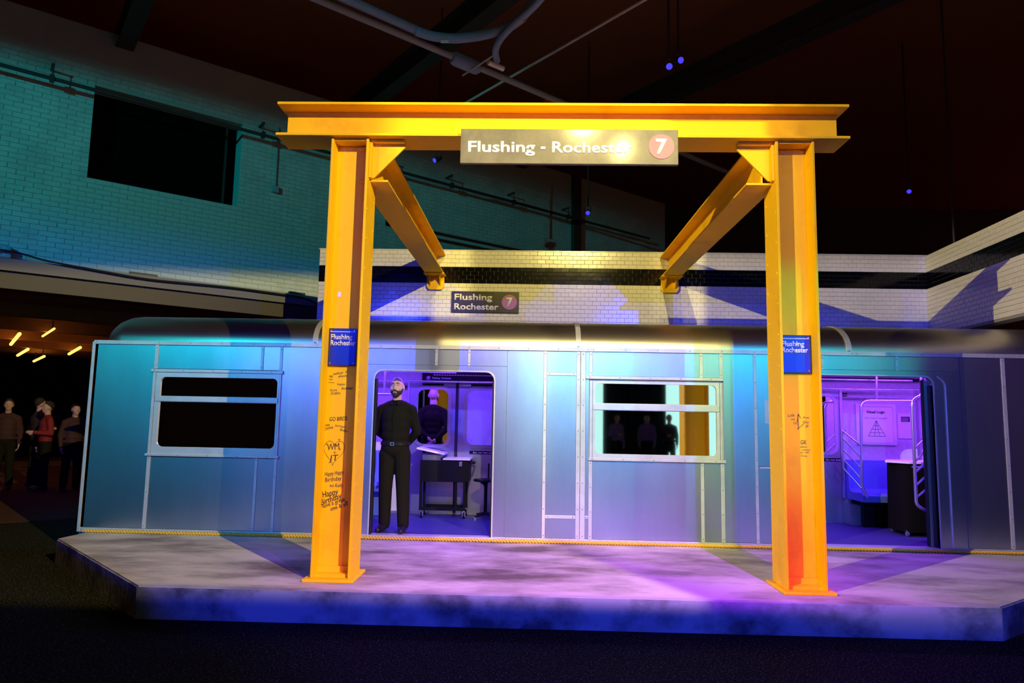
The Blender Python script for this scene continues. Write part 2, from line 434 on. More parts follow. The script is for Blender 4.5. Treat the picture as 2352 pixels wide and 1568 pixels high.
for (u0, u1, z) in ((-3.0, -2.62, 3.70), (-.55, -.27, 3.71)): wl_part('ledge_block', box(u0, u1, -.10, -.01, 3.67, z + .01), 'dark_steel')
wl_part('pilaster', box(6.1, 6.32, -.12, .02, 3.4, 7.4), 'dark_steel')
wl_part('dark_vent_box', box(1.27, 1.62, -.06, .02, 5.25, 5.6), 'dark_void')  # black block put on the wall for the darkness of a small opening
# pipes and conduits fixed along the brick wall
def wl_pipe(name, label, pts, r, m='dark_steel', hang=()):
    t = thing(name, label, 'pipe', P0 + Vector((0, 0, 0)))
    bm = tube(new(), fillet(pts, .05, 4), r, 8); bm.transform(WL); obj('pipe_run', bm, m, t, smooth=True)
    for u, z in hang:
        b2 = tube(new(), [(u, pts[0][1], z), (u, pts[0][1], z + .22)], .008, 6); bx(b2, u - .03, u + .03, pts[0][1] - .04, pts[0][1] + .04, z - .05, z + .05)
        bx(b2, u - .02, u + .02, pts[0][1] - .01, .0, z + .2, z + .23)
        b2.transform(WL); obj('hanger', b2, m, t)
    return t
wl_pipe('sprinkler_pipe', 'long dark pipe hung along the top of the brick wall', [(-8, -.24, 6.36), (8.6, -.24, 6.24)], .03,
        hang=[(-4.2, 6.33), (-1.2, 6.31), (1.2, 6.295), (2.6, 6.285), (4.2, 6.27), (5.8, 6.26)])
wl_pipe('conduit', 'thin upper conduit low on the far brick wall above the tiles', [(2.2, -.06, 5.30), (8.0, -.06, 5.28)], .02)
wl_pipe('conduit', 'thin lower conduit low on the far brick wall above the tiles', [(2.2, -.06, 5.17), (8.0, -.06, 5.16)], .02)
t = wl_pipe('conduit', 'vertical grey conduit dropping to a small box on the brick wall', [(-.88, -.03, 6.6), (-.88, -.03, 5.54)], .012, 'pipe_paint')
bm = box(-.935, -.825, -.07, .0, 5.42, 5.54, .008); bm.transform(WL); obj('junction_box', bm, 'pipe_paint', t)
pts = [(-8, -.20, 3.78), (-4.4, -.20, 3.76), (-4.1, -.20, 3.69), (-2.8, -.20, 3.60), (-1.5, -.20, 3.64), (-.3, -.20, 3.62), (.0, -.20, 3.5), (.08, -.20, 3.1)]
bm = tube(new(), fillet(pts, .3, 5), .014, 6); bm.transform(WL)
tag(obj('cable', bm, 'rubber', smooth=True), 'black cable drooping along the ledge of the brick wall', 'cable')
bm = box(-4.75, -4.5, -.14, .0, 3.67, 3.86, .02); bx(bm, -4.56, -4.46, -.15, .0, 3.67, 3.84, .02); bm.transform(WL)
tag(obj('wall_box', bm, 'pipe_paint'), 'grey electrical box standing on the ledge at the left edge', 'box')

# ---- far dim wall behind everything on the right, and the wall behind the camera (seen only in the car windows)
struct('wall_far', box(-4, 18, 22, 22.2, 0, 8.6), 'dark_block')
struct('wall_front', box(-30, 18, -9.2, -9.0, 0, 8.6), 'dark_block')

# ---- amber-lit room under the brick wall
bma = box(-14, .0, .4, 16, 3.36, 3.5); bma.transform(WL)
struct('ceiling_amber', bma, 'amber_ceiling')
for k, (y0) in enumerate((2.2, 4.6, 7.0, 9.4)):
    b = box(-14, -.1, y0, y0 + .22, 3.14, 3.36); b.transform(WL)
    o = struct('trim_%d' % (k + 1), b, 'amber_ceiling')
bma = box(-14, .0, .4, 16, .002, .012); bma.transform(WL); struct('floor_amber', bma, 'carpet_red')
bma = box(-14, 1, 16, 16.2, 0, 3.5); bma.transform(WL); struct('wall_amber', bma, 'dark_void')
where = ['nearest the brick wall, at the left edge', 'second from the left edge', 'lowest and farthest back', 'close beside the end of the train', 'highest, under the dark lintel']
tubes = [((-12.26, 15.637), (-10.343, 13.39)), ((-14.654, 18.978), (-12.812, 16.921)), ((-15.857, 21.243), (-13.984, 19.123)),
         ((-12.615, 18.185), (-10.964, 16.184)), ((-10.141, 13.767), (-8.923, 12.397))]
for k, (a, b) in enumerate(tubes):
    t = thing('tube_light', 'glowing amber ceiling tube %s' % where[k], 'lamp', (a[0], a[1], 3.1), group='amber tubes in the side room')
    A, B = Vector((*a, 3.10)), Vector((*b, 3.10))
    obj('tube', cyl(new(), A, B, .035 if k < 4 else .02, 8), 'amber_glow', t, smooth=True)
    for f in (.15, .85):
        p = A.lerp(B, f); obj('hanger', cyl(new(), p + Vector((0, 0, .03)), p + Vector((0, 0, .26)), .012, 6), 'dark_steel', t)
ld = bpy.data.lights.new('amber', 'AREA'); ld.energy = 5; ld.color = (1, .35, .06); ld.size = 3; 
o = bpy.data.objects.new('amber_lamp_light', ld); o.location = (-11.5, 15.5, 2.9); o.rotation_euler = (PI, 0, 0); COL.objects.link(o)
ld = bpy.data.lights.new('red', 'SPOT'); ld.energy = 16; ld.color = (1, .06, .02); ld.spot_size = 1.5; ld.spot_blend = .8
o = bpy.data.objects.new('red_lamp_light', ld); o.location = (-8.0, 17.5, 3.0)
o.rotation_euler = (Vector((-9.7, 13.5, .6)) - Vector(o.location)).to_track_quat('-Z', 'Y').to_euler(); COL.objects.link(o)

# ================================================================== yellow steel gantry
g = thing('station_gantry', 'yellow painted steel portal frame of beams standing on the platform', 'steel frame', (.3, 5.9, .25))
def ibeam(bm, x0, x1, y0, y1, z0, z1, along, tf, tw):
    """I section; along = 'x','y','z'; flanges per use"""
    if along == 'x':      # flanges top and bottom, web faces -y
        bx(bm, x0, x1, y0, y1, z1 - tf, z1, .003); bx(bm, x0, x1, y0, y1, z0, z0 + tf, .003)
        ym = (y0 + y1) / 2; bx(bm, x0 + .045, x1 - .045, ym - tw / 2, ym + tw / 2, z0 + tf, z1 - tf)
    elif along == 'y':
        bx(bm, x0, x1, y0, y1, z1 - tf, z1, .002); bx(bm, x0, x1, y0, y1, z0, z0 + tf, .002)
        xm = (x0 + x1) / 2; bx(bm, xm - tw / 2, xm + tw / 2, y0, y1, z0 + tf, z1 - tf)
    else:                 # flanges left and right, web faces -y
        bx(bm, x0, x0 + tf, y0, y1, z0, z1, .003); bx(bm, x1 - tf, x1, y0, y1, z0, z1, .003)
        ym = (y0 + y1) / 2; bx(bm, x0 + tf, x1 - tf, ym - tw / 2, ym + tw / 2, z0, z1)
    return bm
obj('beam', ibeam(new(), -2.293, 2.70, 5.72, 6.05, 4.050, 4.358, 'x', .024, .016), 'yellow_paint', g)
posts = []
for (x0, x1, side) in ((-1.806, -1.472, 1), (2.076, 2.408, -1)):
    p = obj('post', ibeam(new(), x0, x1, 5.76, 6.08, .275, 4.050, 'z', .022, .016), 'yellow_paint', g); posts.append(p)
    cx = (x0 + x1) / 2 - .005 * side
    b = box(cx - .212, cx + .212, 5.70, 6.13, .250, .275, .006); obj('base_plate', b, 'yellow_paint', p)
    b = box(x0 + .022, x1 - .022, 5.80, 5.90, .275, .300); bx(b, x0 + .022, x1 - .022, 5.885, 5.905, .30, .345)
    obj('base_angle', b, 'yellow_paint', p)
    b = box(x0 + .022, x1 - .022, 5.78, 5.90, 4.025, 4.050); obj('cap_angle', b, 'yellow_paint', p)
    fx = x1 if side > 0 else x0
    pts = []
    for k in range(14):
        pts.append((fx, 5.80, .50 + k * .265)); pts.append((fx, 6.03, .62 + k * .265))
    rivets(pts, (side, 0, 0), .012, 'yellow_paint', p)
    # gusset plate in the corner
    gx = fx + side * .002; tip = gx + side * .305
    lo = [(gx, 4.048), (gx, 3.715), (gx + side * .035, 3.715), (tip, 4.0), (tip, 4.048)]
    b = plate(lo if side > 0 else lo[::-1], [], 5.855, 5.873)
    gs = obj('gusset', b, 'yellow_paint', g)
    b = box(min(gx, tip), max(gx, tip), 5.80, 5.855, 4.025, 4.05); bx(b, min(gx, gx + side * .02), max(gx, gx + side * .02), 5.80, 5.855, 3.70, 4.03)
    obj('clip_angle', b, 'yellow_paint', gs)
    # brace running back to the tiled wall
    bx0, bx1 = (-1.585, -1.315) if side > 0 else (1.855, 2.125)
    br = obj('brace', ibeam(new(), bx0, bx1, 5.876, 9.93, 3.685, 4.003, 'y', .018, .014), 'yellow_paint', g)
    cm = (bx0 + bx1) / 2; hw = .128
    b = plate([(cm - hw + .035, 3.47), (cm + hw - .035, 3.47), (cm + hw, 3.51), (cm + hw, 3.685), (cm - hw, 3.685), (cm - hw, 3.51)], [], 9.90, 9.94)
    bk = obj('bracket_plate', b, 'yellow_paint', br)
    for xx in (cm - .075, cm + .075):
        b = plate([(9.74, 3.685), (9.90, 3.52), (9.90, 3.685)], [], xx - .008, xx + .008, 'x'); obj('bracket_rib', b, 'yellow_paint', br)
    b = box(cm - hw - .02, cm + hw + .02, 9.70, 9.93, 3.668, 3.684); obj('bracket_seat', b, 'yellow_paint', br)

# hanging sign on the beam
s = thing('station_sign', 'long worn sign reading Flushing - Rochester 7 fixed to the yellow beam', 'sign', (.285, 5.67, 3.787))
obj('panel', box(-.650, 1.220, 5.672, 5.712, 3.787, 4.096, .004), 'sign_glare', s)
text('Flushing', -.585, 3.888, 5.6715, .095, 'white_letter', s, width=.580, bold=.024)
obj('hyphen', box(.043, .083, 5.6685, 5.6715, 3.918, 3.938), 'white_letter', s)
text('Rochester', .140, 3.888, 5.6715, .095, 'white_letter', s, width=.685, bold=.024)
d = obj('route_disc', disc(1.075, 3.945, .110, 5.667, 5.672), 'pink_disc', s)
text('7', 1.075, 3.880, 5.6665, .130, 'white_letter', s, bold=.03, align='CENTER', name='numeral')
# sign on the tiled wall
s = thing('wall_sign', 'small dark sign reading Flushing Rochester 7 on the white tiles', 'sign', (-.71, 9.93, 3.135))
obj('panel', box(-1.207, -.212, 9.915, 9.945, 3.137, 3.452, .003), 'black_enamel', s)
text('Flushing', -1.165, 3.322, 9.9145, .088, 'white_letter', s, width=.56, bold=.024)
text('Rochester', -1.165, 3.180, 9.9145, .088, 'white_letter', s, width=.655, bold=.024)
obj('route_disc', disc(-.352, 3.296, .112, 9.910, 9.915), 'purple_disc', s)
text('7', -.352, 3.232, 9.9095, .128, 'white_letter', s, bold=.03, align='CENTER', name='numeral')
# blue column signs
for (x0, x1, lab, tx) in ((-1.783, -1.541, 'blue enamel sign reading Flushing Rochester on the left yellow post', -1.766),
                          (2.110, 2.378, 'blue enamel sign reading Flushing Rochester on the right yellow post', 2.135)):
    s = thing('column_sign', lab, 'sign', ((x0 + x1) / 2, 5.9, 2.04), group='blue signs on the yellow posts')
    obj('panel', box(x0, x1, 5.894, 5.908, 2.040, 2.360, .003), 'blue_enamel', s)
    b = new(); F = rect(x0 - .004, x1 + .004, 2.036, 2.364)
    obj('border', plate(F, [rect(x0 + .005, x1 - .005, 2.045, 2.355)], 5.891, 5.910), 'black_enamel', s)
    obj('stripe', box(x0 + .012, x1 - .012, 5.891, 5.894, 2.332, 2.337), 'white_letter', s)
    text('Flushing', tx, 2.268, 5.8935, .043, 'white_letter', s, width=.19, bold=.024)
    text('Rochester', tx, 2.215, 5.8935, .043, 'white_letter', s, width=.222, bold=.024)
    rivets([(x, 5.8935, z) for x in (x0 + .018, x1 - .018) for z in (2.058, 2.344)], (0, -1, 0), .008, 'chrome', s)
obj('sticker', plate(rrect(-1.728, -1.700, 2.645, 2.690, .006), [], 5.908, 5.912), 'paper', posts[0])
# marker pen writing on the posts
YW = 5.912
def scrawl(s, x, z, h, wdt=None, tilt=0, shear=.15, post=0, bold=0.0):
    o = text(s, x, z, YW, h, 'ink', posts[post], width=wdt, bold=bold, shear=shear, tilt=tilt, depth=.0015, name='graffiti'); return o
scrawl('ankur +', -1.735, 1.955, .022, .125, .16); scrawl('alana', -1.690, 1.935, .02, .075, .12)
scrawl('HBD', -1.772, 1.935, .018, .035, -.1); scrawl('wes', -1.772, 1.912, .014, .035); scrawl('love', -1.772, 1.885, .012, .05)
scrawl('happy', -1.695, 1.868, .018, .07, .03); scrawl('Birthday', -1.655, 1.830, .02, .10, .05)
scrawl('from', -1.755, 1.815, .018, .06, .04); scrawl('Zubin', -1.752, 1.785, .024, .085, .05)
scrawl('GO BIRDS', -1.748, 1.556, .034, .155, .06, bold=.004)
scrawl('Hey', -1.785, 1.508, .022, .045, .2); scrawl('Emma', -1.785, 1.476, .026, .075, .25)
scrawl('2nd happy', -1.700, 1.512, .016, .095, -.1); scrawl('Bday', -1.655, 1.476, .02, .07, -.2)
scrawl('Happy Happy', -1.765, 1.085, .036, .165, .14); scrawl('Birthday', -1.762, 1.036, .036, .145, .14); scrawl('xo Kelly', -1.722, .995, .030, .12, .02)
scrawl('Happy', -1.775, .905, .050, .14, .25, bold=.006); scrawl('Birthday', -1.785, .842, .046, .19, .35, bold=.006)
scrawl('Have a great', -1.787, .812, .034, .22, .33, bold=.004); scrawl('one & all!', -1.700, .795, .034, .16, .35, bold=.004)
heart = []
for k in range(41):
    a = 2 * PI * k / 40; hx = 16 * math.sin(a) ** 3; hz = 13 * math.cos(a) - 5 * math.cos(2 * a) - 2 * math.cos(3 * a) - math.cos(4 * a)
    heart.append((-1.697 + hx * .0056 + hz * .0004, 1.300 + hz * .0072))
def plus(x, z, r): return [[(x - r, z), (x + r, z)], [(x, z - r), (x, z + r)]]
ribbon([heart] + plus(-1.762, 1.358, .012) + plus(-1.655, 1.398, .012) + plus(-1.648, 1.318, .012) + plus(-1.690, 1.288, .012), YW, .0028, 'ink', posts[0])
scrawl('WM', -1.752, 1.305, .055, .105, .12); scrawl('JT', -1.738, 1.215, .05, .085, .08)
scrawl('Lola', 2.178, 1.665, .024, .055, .1, post=1); scrawl('vs', 2.205, 1.64, .016, .03, post=1); scrawl('LC', 2.225, 1.605, .022, .035, post=1)
ribbon([[(2.255, 1.63), (2.268, 1.69), (2.285, 1.655)], [(2.262, 1.56), (2.262, 1.69)], [(2.255, 1.565), (2.31, 1.61)]], YW, .004, 'ink', posts[1])
scrawl('Mom', 2.305, 1.655, .016, .05, post=1); scrawl('Glen', 2.302, 1.615, .022, .05, -.05, post=1); scrawl('JJ', 2.318, 1.585, .018, .03, post=1)
scrawl('GK', 2.278, 1.438, .034, .05, post=1, bold=.004); scrawl('wants', 2.275, 1.41, .016, .055, post=1); scrawl('to be here', 2.285, 1.385, .014, .075, -.03, post=1)
scrawl('to see', 2.275, 1.362, .014, .07, .05, post=1); scrawl('love', 2.278, 1.336, .014, .05, -.05, post=1)

# ================================================================== subway car
car = thing('subway_car', 'brushed aluminium subway car parked along the platform', 'train', (.7, 8.6, 0))
FY = 7.74; ZB, ZT = .30, 2.372
def panel(x0, x1, z0, z1, name='panel', m='panel_metal', y=FY, d=.018):
    return obj(name, box(x0 + .002, x1 - .002, y, y + d, z0 + .002, z1 - .002), m, car)
STR = []
def strip(x0, x1, z0, z1, y=FY - .007, m='frame_metal', riv=True):
    o = obj('trim_strip', box(x0, x1, y, y + .012, z0, z1, .0015), m, car)
    if riv:
        pts = []
        if z1 - z0 > x1 - x0:
            n = max(2, int((z1 - z0) / .28) + 1); xm = (x0 + x1) / 2
            pts = [(xm, y, z0 + .03 + (z1 - z0 - .06) * k / (n - 1)) for k in range(n)]
        else:
            n = max(2, int((x1 - x0) / .33) + 1); zm = (z0 + z1) / 2
            pts = [(x0 + .03 + (x1 - x0 - .06) * k / (n - 1), y, zm) for k in range(n)]
        rivets(pts, (0, -1, 0), .007, 'rivet_metal', o)
    return o
# inner lining of the near side (with the same openings), so no light leaks between panels
D1 = (-1.79, -.43, 2.12); D2 = (3.09, 4.45, 2.15)
outer = [(-5.07, .05), (D1[0], .05), (D1[0], D1[2]), (D1[1], D1[2]), (D1[1], .05), (D2[0], .05), (D2[0], D2[2]), (D2[1], D2[2]), (D2[1], .05), (6.5, .05), (6.5, 2.40), (-5.07, 2.40)]
obj('side_frame', plate(outer, [], FY + .0185, FY + .060), 'lining', car)
# plain panels
for a in ((-5.07, -4.355, ZB, ZT), (-4.315, -3.115, 2.10, ZT), (-3.085, -2.895, 2.10, ZT), (-4.315, -3.115, ZB, 1.11), (-3.085, -2.895, ZB, 1.11),
          (-2.865, -1.955, ZB, ZT), (-1.955, -1.11, 2.19, ZT), (-1.08, -.735, 2.19, ZT), (-.705, -.285, 2.19, ZT), (-.285, .130, ZB, ZT),
          (.165, .500, ZB, .515), (.165, .500, .550, 2.098), (.165, .500, 2.133, ZT), (.603, .642, ZB, ZT),
          (.682, 1.880, 2.10, ZT), (1.917, 2.100, 2.10, ZT), (.682, 1.880, ZB, 1.155), (1.917, 2.100, ZB, 1.155),
          (2.142, 2.480, ZB, ZT), (2.512, 2.955, ZB, 1.11), (2.512, 2.955, 1.13, ZT), (2.955, 3.235, 2.215, ZT), (3.262, 4.05, 2.215, ZT), (4.085, 4.75, 2.215, ZT),
          (4.755, 5.207, ZB, ZT), (5.247, 6.50, ZB, ZT)):
    panel(*a)
# door surrounds with rounded heads
for (x0, x1, zt), (sx0, sx1, sz) in ((D1, (-1.953, -.287, 2.188)), (D2, (2.957, 4.748, 2.213))):
    r_ = .10; loop = [(sx0, ZB - .03), (x0, ZB - .03)] + [(x0, zt - r_)]
    loop += [(x0 + r_ - r_ * math.cos(a), zt - r_ + r_ * math.sin(a)) for a in (PI / 2 * k / 6 for k in range(1, 7))]
    loop += [(x1 - r_ + r_ * math.sin(a), zt - r_ + r_ * math.cos(a)) for a in (PI / 2 * k / 6 for k in range(0, 7))]
    loop += [(x1, ZB - .03), (sx1, ZB - .03), (sx1, sz), (sx0, sz)]
    ds = obj('door_surround', plate(loop, [], FY - .003, FY + .06), 'panel_metal', car)
    inner = [(x0, ZB - .02), (x0, zt - r_)] + [(x0 + r_ - r_ * math.cos(a), zt - r_ + r_ * math.sin(a)) for a in (PI / 2 * k / 6 for k in range(1, 7))]
    inner += [(x1 - r_ + r_ * math.sin(a), zt - r_ + r_ * math.cos(a)) for a in (PI / 2 * k / 6 for k in range(0, 7))] + [(x1, ZB - .02)]
    cx = (x0 + x1) / 2
    off = [(cx + (p[0] - cx) * 1.022, p[1] + (.014 if p[1] > 1.9 else 0)) for p in inner]
    obj('door_edge_trim', plate(inner + off[::-1], [], FY - .010, FY + .02), 'frame_metal', ds)
    obj('door_seal', plate(rect(x0 - .001, x0 + .018, .30, zt - .09), [], FY + .03, FY + .10), 'rubber', ds)
    obj('door_seal', plate(rect(x1 - .018, x1 + .001, .30, zt - .09), [], FY + .03, FY + .10), 'rubber', ds)
    obj('door_sill', box(x0 - .03, x1 + .03, FY - .02, FY + .12, .255, .292, .003), 'frame_metal', ds)
# leading edge of the sliding door in the right doorway
o = obj('sliding_door', box(4.395, 4.46, FY + .075, FY + .115, .30, 2.12), 'panel_metal', car)
obj('door_nosing', tube(new(), [(4.39, FY + .095, .30), (4.39, FY + .095, 2.12)], .022, 10), 'rubber', o, smooth=True)
obj('door_pocket_bead', tube(new(), fillet([(4.585, FY - .004, .30), (4.585, FY - .004, 2.09), (4.50, FY - .004, 2.16)], .06), .012, 8), 'frame_metal', car, smooth=True)
# trim strips
for a in ((-4.355, -4.315, 2.10, ZT), (-4.355, -4.315, ZB, 1.11), (-3.115, -3.085, 2.10, ZT), (-3.115, -3.085, ZB, 1.11), (-2.895, -2.865, ZB, ZT),
          (-1.11, -1.08, 2.19, ZT), (-.735, -.705, 2.19, ZT), (.130, .165, ZB, ZT), (.500, .543, ZB, ZT), (.549, .603, ZB, ZT),
          (.642, .682, 2.10, ZT), (.642, .682, ZB, 1.155), (1.880, 1.917, 2.10, ZT), (1.880, 1.917, ZB, 1.155), (2.100, 2.142, 2.10, ZT), (2.100, 2.142, ZB, 1.155),
          (2.480, 2.512, ZB, ZT), (3.235, 3.262, 2.215, ZT), (4.05, 4.085, 2.215, ZT), (5.207, 5.247, ZB, ZT),
          (.166, .499, .515, .550), (.166, .499, 2.098, 2.133), (.604, .641, .520, .550)):
    strip(*a)
strip(-5.075, -1.82, .252, .298); strip(-.40, 3.06, .252, .298); strip(4.48, 6.5, .252, .298)
for k, (a, b) in enumerate(((-5.075, -2.44), (-2.44, .66), (.66, 3.6), (3.6, 6.5))): strip(a, b, 2.374, 2.418, FY - .016)
tag(obj('notice', box(2.60, 2.93, FY - .004, FY, 1.60, 1.86), 'frame_metal', car), 'blank pale notice plate')
# windows
def window(x0, x1, ztop, zbot, gl0, gl1, g_top, mul_hi, mul_lo, g_bot, pane, hood):
    wn = empty('window_unit', ((x0 + x1) / 2, FY, zbot)); wn.parent = car; wn.matrix_parent_inverse = WM['subway_car'].inverted(); 
    up = rrect(gl0, gl1, mul_hi, g_top, (.0, .0, .055, .055)); low = rrect(gl0, gl1, g_bot, mul_lo, (.06, .06, .0, .0))
    obj('window_frame', plate(rect(x0, x1, zbot, ztop), [up, low], FY - .012, FY + .03), 'frame_metal', wn)
    obj('pane', plate(rrect(gl0 - .003, gl1 + .003, mul_hi - .003, g_top + .003, (.0, .0, .055, .055)), [], FY + .006, FY + .014), pane, wn)
    obj('pane', plate(rrect(gl0 - .003, gl1 + .003, g_bot - .003, mul_lo + .003, (.06, .06, .0, .0)), [], FY + .006, FY + .014), pane, wn)
    obj('mullion', box(x0 + .004, x1 - .004, FY - .022, FY - .012, mul_lo + .004, mul_hi - .004, .003), 'frame_metal', wn)
    top = obj('window_head', box(*hood[0], FY - .026, FY, *hood[1], .003), 'frame_metal', wn)
    sill = obj('window_sill', box(*hood[2], FY - .030, FY, *hood[3], .003), 'frame_metal', wn)
    rp = [(hood[0][0] + .04 + k * .34, FY - .026, sum(hood[1]) / 2) for k in range(int((hood[0][1] - hood[0][0]) / .34) + 1)]
    rp += [(hood[2][0] + .04 + k * .34, FY - .030, sum(hood[3]) / 2) for k in range(int((hood[2][1] - hood[2][0]) / .34) + 1)]
    rivets(rp, (0, -1, 0), .007, 'rivet_metal', wn)
    obj('window_jamb', box(x0 - .035, x0 - .004, FY - .018, FY + .01, zbot, ztop), 'frame_metal', wn)
    obj('window_jamb', box(x1 + .004, x1 + .022, FY - .018, FY + .01, zbot, ztop), 'frame_metal', wn)
    return wn
window(-4.315, -2.885, 2.058, 1.135, -4.262, -2.905, 2.005, 1.788, 1.722, 1.212, 'mirror_film', ((-4.378, -2.845), (2.060, 2.095), (-4.375, -2.845), (1.108, 1.135)))
window(.684, 2.096, 2.045, 1.192, .712, 2.062, 2.015, 1.795, 1.715, 1.232, 'mirror_film', ((.606, 2.140), (2.064, 2.098), (.640, 2.155), (1.157, 1.190)))
# roof: elliptical shoulder, in four lengths with bands over the joints
def prof(k=1.0):
    pts = [(FY + .6 - .6 * math.cos(a), 2.418 + .352 * math.sin(a)) for a in (PI / 2 * i / 12 for i in range(13))]
    pts += [(9.05, 2.785)] + [(9.62 - .57 * (1 - math.sin(a)), 2.418 + .362 * math.cos(a)) for a in (PI / 2 * i / 8 for i in range(9))]
    return pts
def roof_bm(xs, lift=0.0, close=True):
    bm = new(); pr = prof(); rows = []
    for x, sc in xs:
        cy, cz = 8.68, 2.418
        rows.append([bm.verts.new((x, cy + (y - cy) * (1 - (1 - sc) * .5) + (0), cz + (z - cz) * sc + (lift if z > 2.42 else 0) * 1.0)) if not lift else
                     bm.verts.new((x, y - lift * (1 if y < 8.4 else 0), z + lift)) for (y, z) in pr])
    for a, b in zip(rows, rows[1:]):
        for i in range(len(pr) - 1): bm.faces.new((a[i], a[i + 1], b[i + 1], b[i]))
    if close:
        bm.faces.new(rows[0]); bm.faces.new(rows[-1][::-1])
        for a, b in zip(rows, rows[1:]): bm.faces.new((a[0], b[0], b[-1], a[-1]))
    return bm
end = [(-5.07 + .30 * (1 - math.cos(a)), max(.25, math.sin(a) ** .7)) for a in (PI / 2 * i / 6 for i in range(7))]
obj('roof_panel', roof_bm(end + [(-2.502, 1)]), 'roof_metal', car, smooth=True)
for a, b in ((-2.498, .518), (.522, 3.548), (3.552, 6.5)): obj('roof_panel', roof_bm([(a, 1), (b, 1)]), 'roof_metal', car, smooth=True)
for xb in (-2.5, .52, 3.55):
    rb = obj('roof_band', roof_bm([(xb - .028, 1), (xb + .028, 1)], lift=.008), 'frame_metal', car, smooth=True)
    rivets([(xb, FY - .012, 2.43)], (0, -1, 0), .007, 'rivet_metal', rb)
# shell: ends, far side, floor, inside ceiling
obj('end_wall', box(-5.075, -5.03, FY, 9.62, .05, 2.418), 'panel_metal', car)
tag(obj('corner_post', box(-5.095, -5.06, FY - .012, FY + .03, .25, 2.40, .004), 'frame_metal', car), 'corner edging at the left end of the car')
obj('end_wall', box(6.46, 6.5, FY, 9.62, .05, 2.418), 'panel_metal', car)
FW = 9.55
obj('far_wall', box(-5.03, 6.46, FW, 9.60, .05, 2.418), 'lining', car)
obj('car_floor', box(-5.03, 6.46, FY + .06, FW, .05, .285), 'car_floor', car)
obj('car_ceiling', box(-5.03, 6.46, FY + .06, FW, 2.395, 2.418), 'lining', car)
# far doors with rounded mirror windows
def far_leaf(x0, x1, wx0, wx1, glass='mirror_film'):
    lf = obj('door_leaf', plate(rect(x0, x1, .305, 2.075), [], FW - .030, FW - .002), 'stainless', car)
    fr = rrect(wx0 - .045, wx1 + .045, 1.185, 2.025, .13, 8); gl = rrect(wx0, wx1, 1.230, 1.980, .09, 8)
    obj('leaf_window_frame', plate(fr, [gl], FW - .042, FW - .028), 'chrome', lf)
    obj('leaf_pane', plate(gl, [], FW - .036, FW - .031), glass, lf)
    rivets([(wx0 - .022, FW - .042, z) for z in (1.35, 1.6, 1.85)] + [(wx1 + .022, FW - .042, z) for z in (1.35, 1.6, 1.85)], (0, -1, 0), .006, 'rivet_metal', lf)
    return lf
def notice(x0, x1, z, s, par):
    n = obj('door_notice', box(x0, x1, FW - .034, FW - .030, z - .022, z + .022), 'black_plastic', par)
    text(s, x0 + .05, z - .010, FW - .0342, .020, 'paper', par, width=(x1 - x0) * .8, bold=.01)
lf = far_leaf(-1.70, -1.062, -1.582, -1.165); notice(-1.50, -1.22, 1.125, 'Do not lean on door', lf)
lf = far_leaf(-1.018, -.38, -.895, -.48, 'frosted_film'); notice(-.85, -.40, 1.125, 'Do not lean on door', lf)
obj('door_gap_seal', box(-1.061, -1.019, FW - .034, FW - .002, .305, 2.075), 'rubber', car)
for x in (-1.38, -.70): obj('door_header_slot', box(x - .15, x + .15, FW - .036, FW - .002, 2.036, 2.066), 'black_plastic', car)
obj('door_post', box(-1.735, -1.702, FW - .04, FW, .30, 2.10), 'chrome', car)
lf = far_leaf(2.90, 3.528, 3.02, 3.42); lf = far_leaf(3.572, 4.205, 3.71, 4.130); notice(3.95, 4.20, 1.125, 'Do not lean', lf)
obj('door_gap_seal', box(3.529, 3.571, FW - .034, FW - .002, .305, 2.075), 'rubber', car)
obj('door_post', box(4.208, 4.245, FW - .04, FW, .30, 2.10), 'chrome', car)
def carplate(x, z, s):
    p = obj('number_plate', box(x - .03, x + .03, FW - .006, FW, z - .026, z + .026), 'black_plastic', car)
    text(s, x, z - .016, FW - .0062, .032, 'paper', p, bold=.01, align='CENTER')
carplate(-1.772, 2.0, 'A3'); carplate(4.30, 2.01, 'A2')
obj('skirting', box(-5.03, 6.46, FW - .012, FW, .285, .315), 'chrome', car)
# electronic sign above the far doors
ls = obj('led_sign', box(-1.52, .2, 9.40, 9.50, 2.085, 2.215, .004), 'black_plastic', car)
obj('led_disc', disc(-1.432, 2.137, .030, 9.396, 9.40, 20), 'purple_disc', ls)
text('7', -1.432, 2.120, 9.3958, .034, 'paper', ls, bold=.02, align='CENTER', name='numeral')
text('Flushing - Rochester', -1.375, 2.124, 9.3995, .026, 'paper', ls, width=.26, bold=.01)
for k in range(24): obj('vent_slot', box(-1.36 + k * .036, -1.334 + k * .036, 9.396, 9.40, 2.172, 2.186), 'faded_print', ls)
obj('advert_rail', box(3.0, 5.3, 9.42, FW, 2.20, 2.24), 'black_plastic', car)
# rails and stanchions
def rail(pts, r=.016, rad=.09, name='grab_rail', par=car): return obj(name, tube(new(), fillet(pts, rad, 6), r, 10), 'chrome', par, smooth=True)
rail([(-4.8, 9.30, 2.085), (2.6, 9.30, 2.085)], .013)
rail([(2.7, 9.20, 2.075), (5.10, 9.20, 2.075)], .013)
rail([(2.7, 9.00, 2.185), (4.92, 9.00, 2.185)], .014)
rail([(-4.8, 9.00, 2.190), (-1.0, 9.00, 2.190)], .012)
s1 = rail([(4.245, 8.9, .70), (4.178, 8.9, .83), (4.207, 8.9, 1.915), (4.90, 8.9, 1.922), (4.975, 8.9, 2.02), (4.975, 8.9, 2.39)], .018, .11, 'stanchion')
rail([(4.405, 8.9, 1.915), (4.425, 8.9, 2.39)], .017, par=s1)
bars = [(1.525, 1.345, 0), (1.44, 1.195, 0), (1.29, 1.055, 0), (1.16, .92, 0), (1.045, .80, 0)]
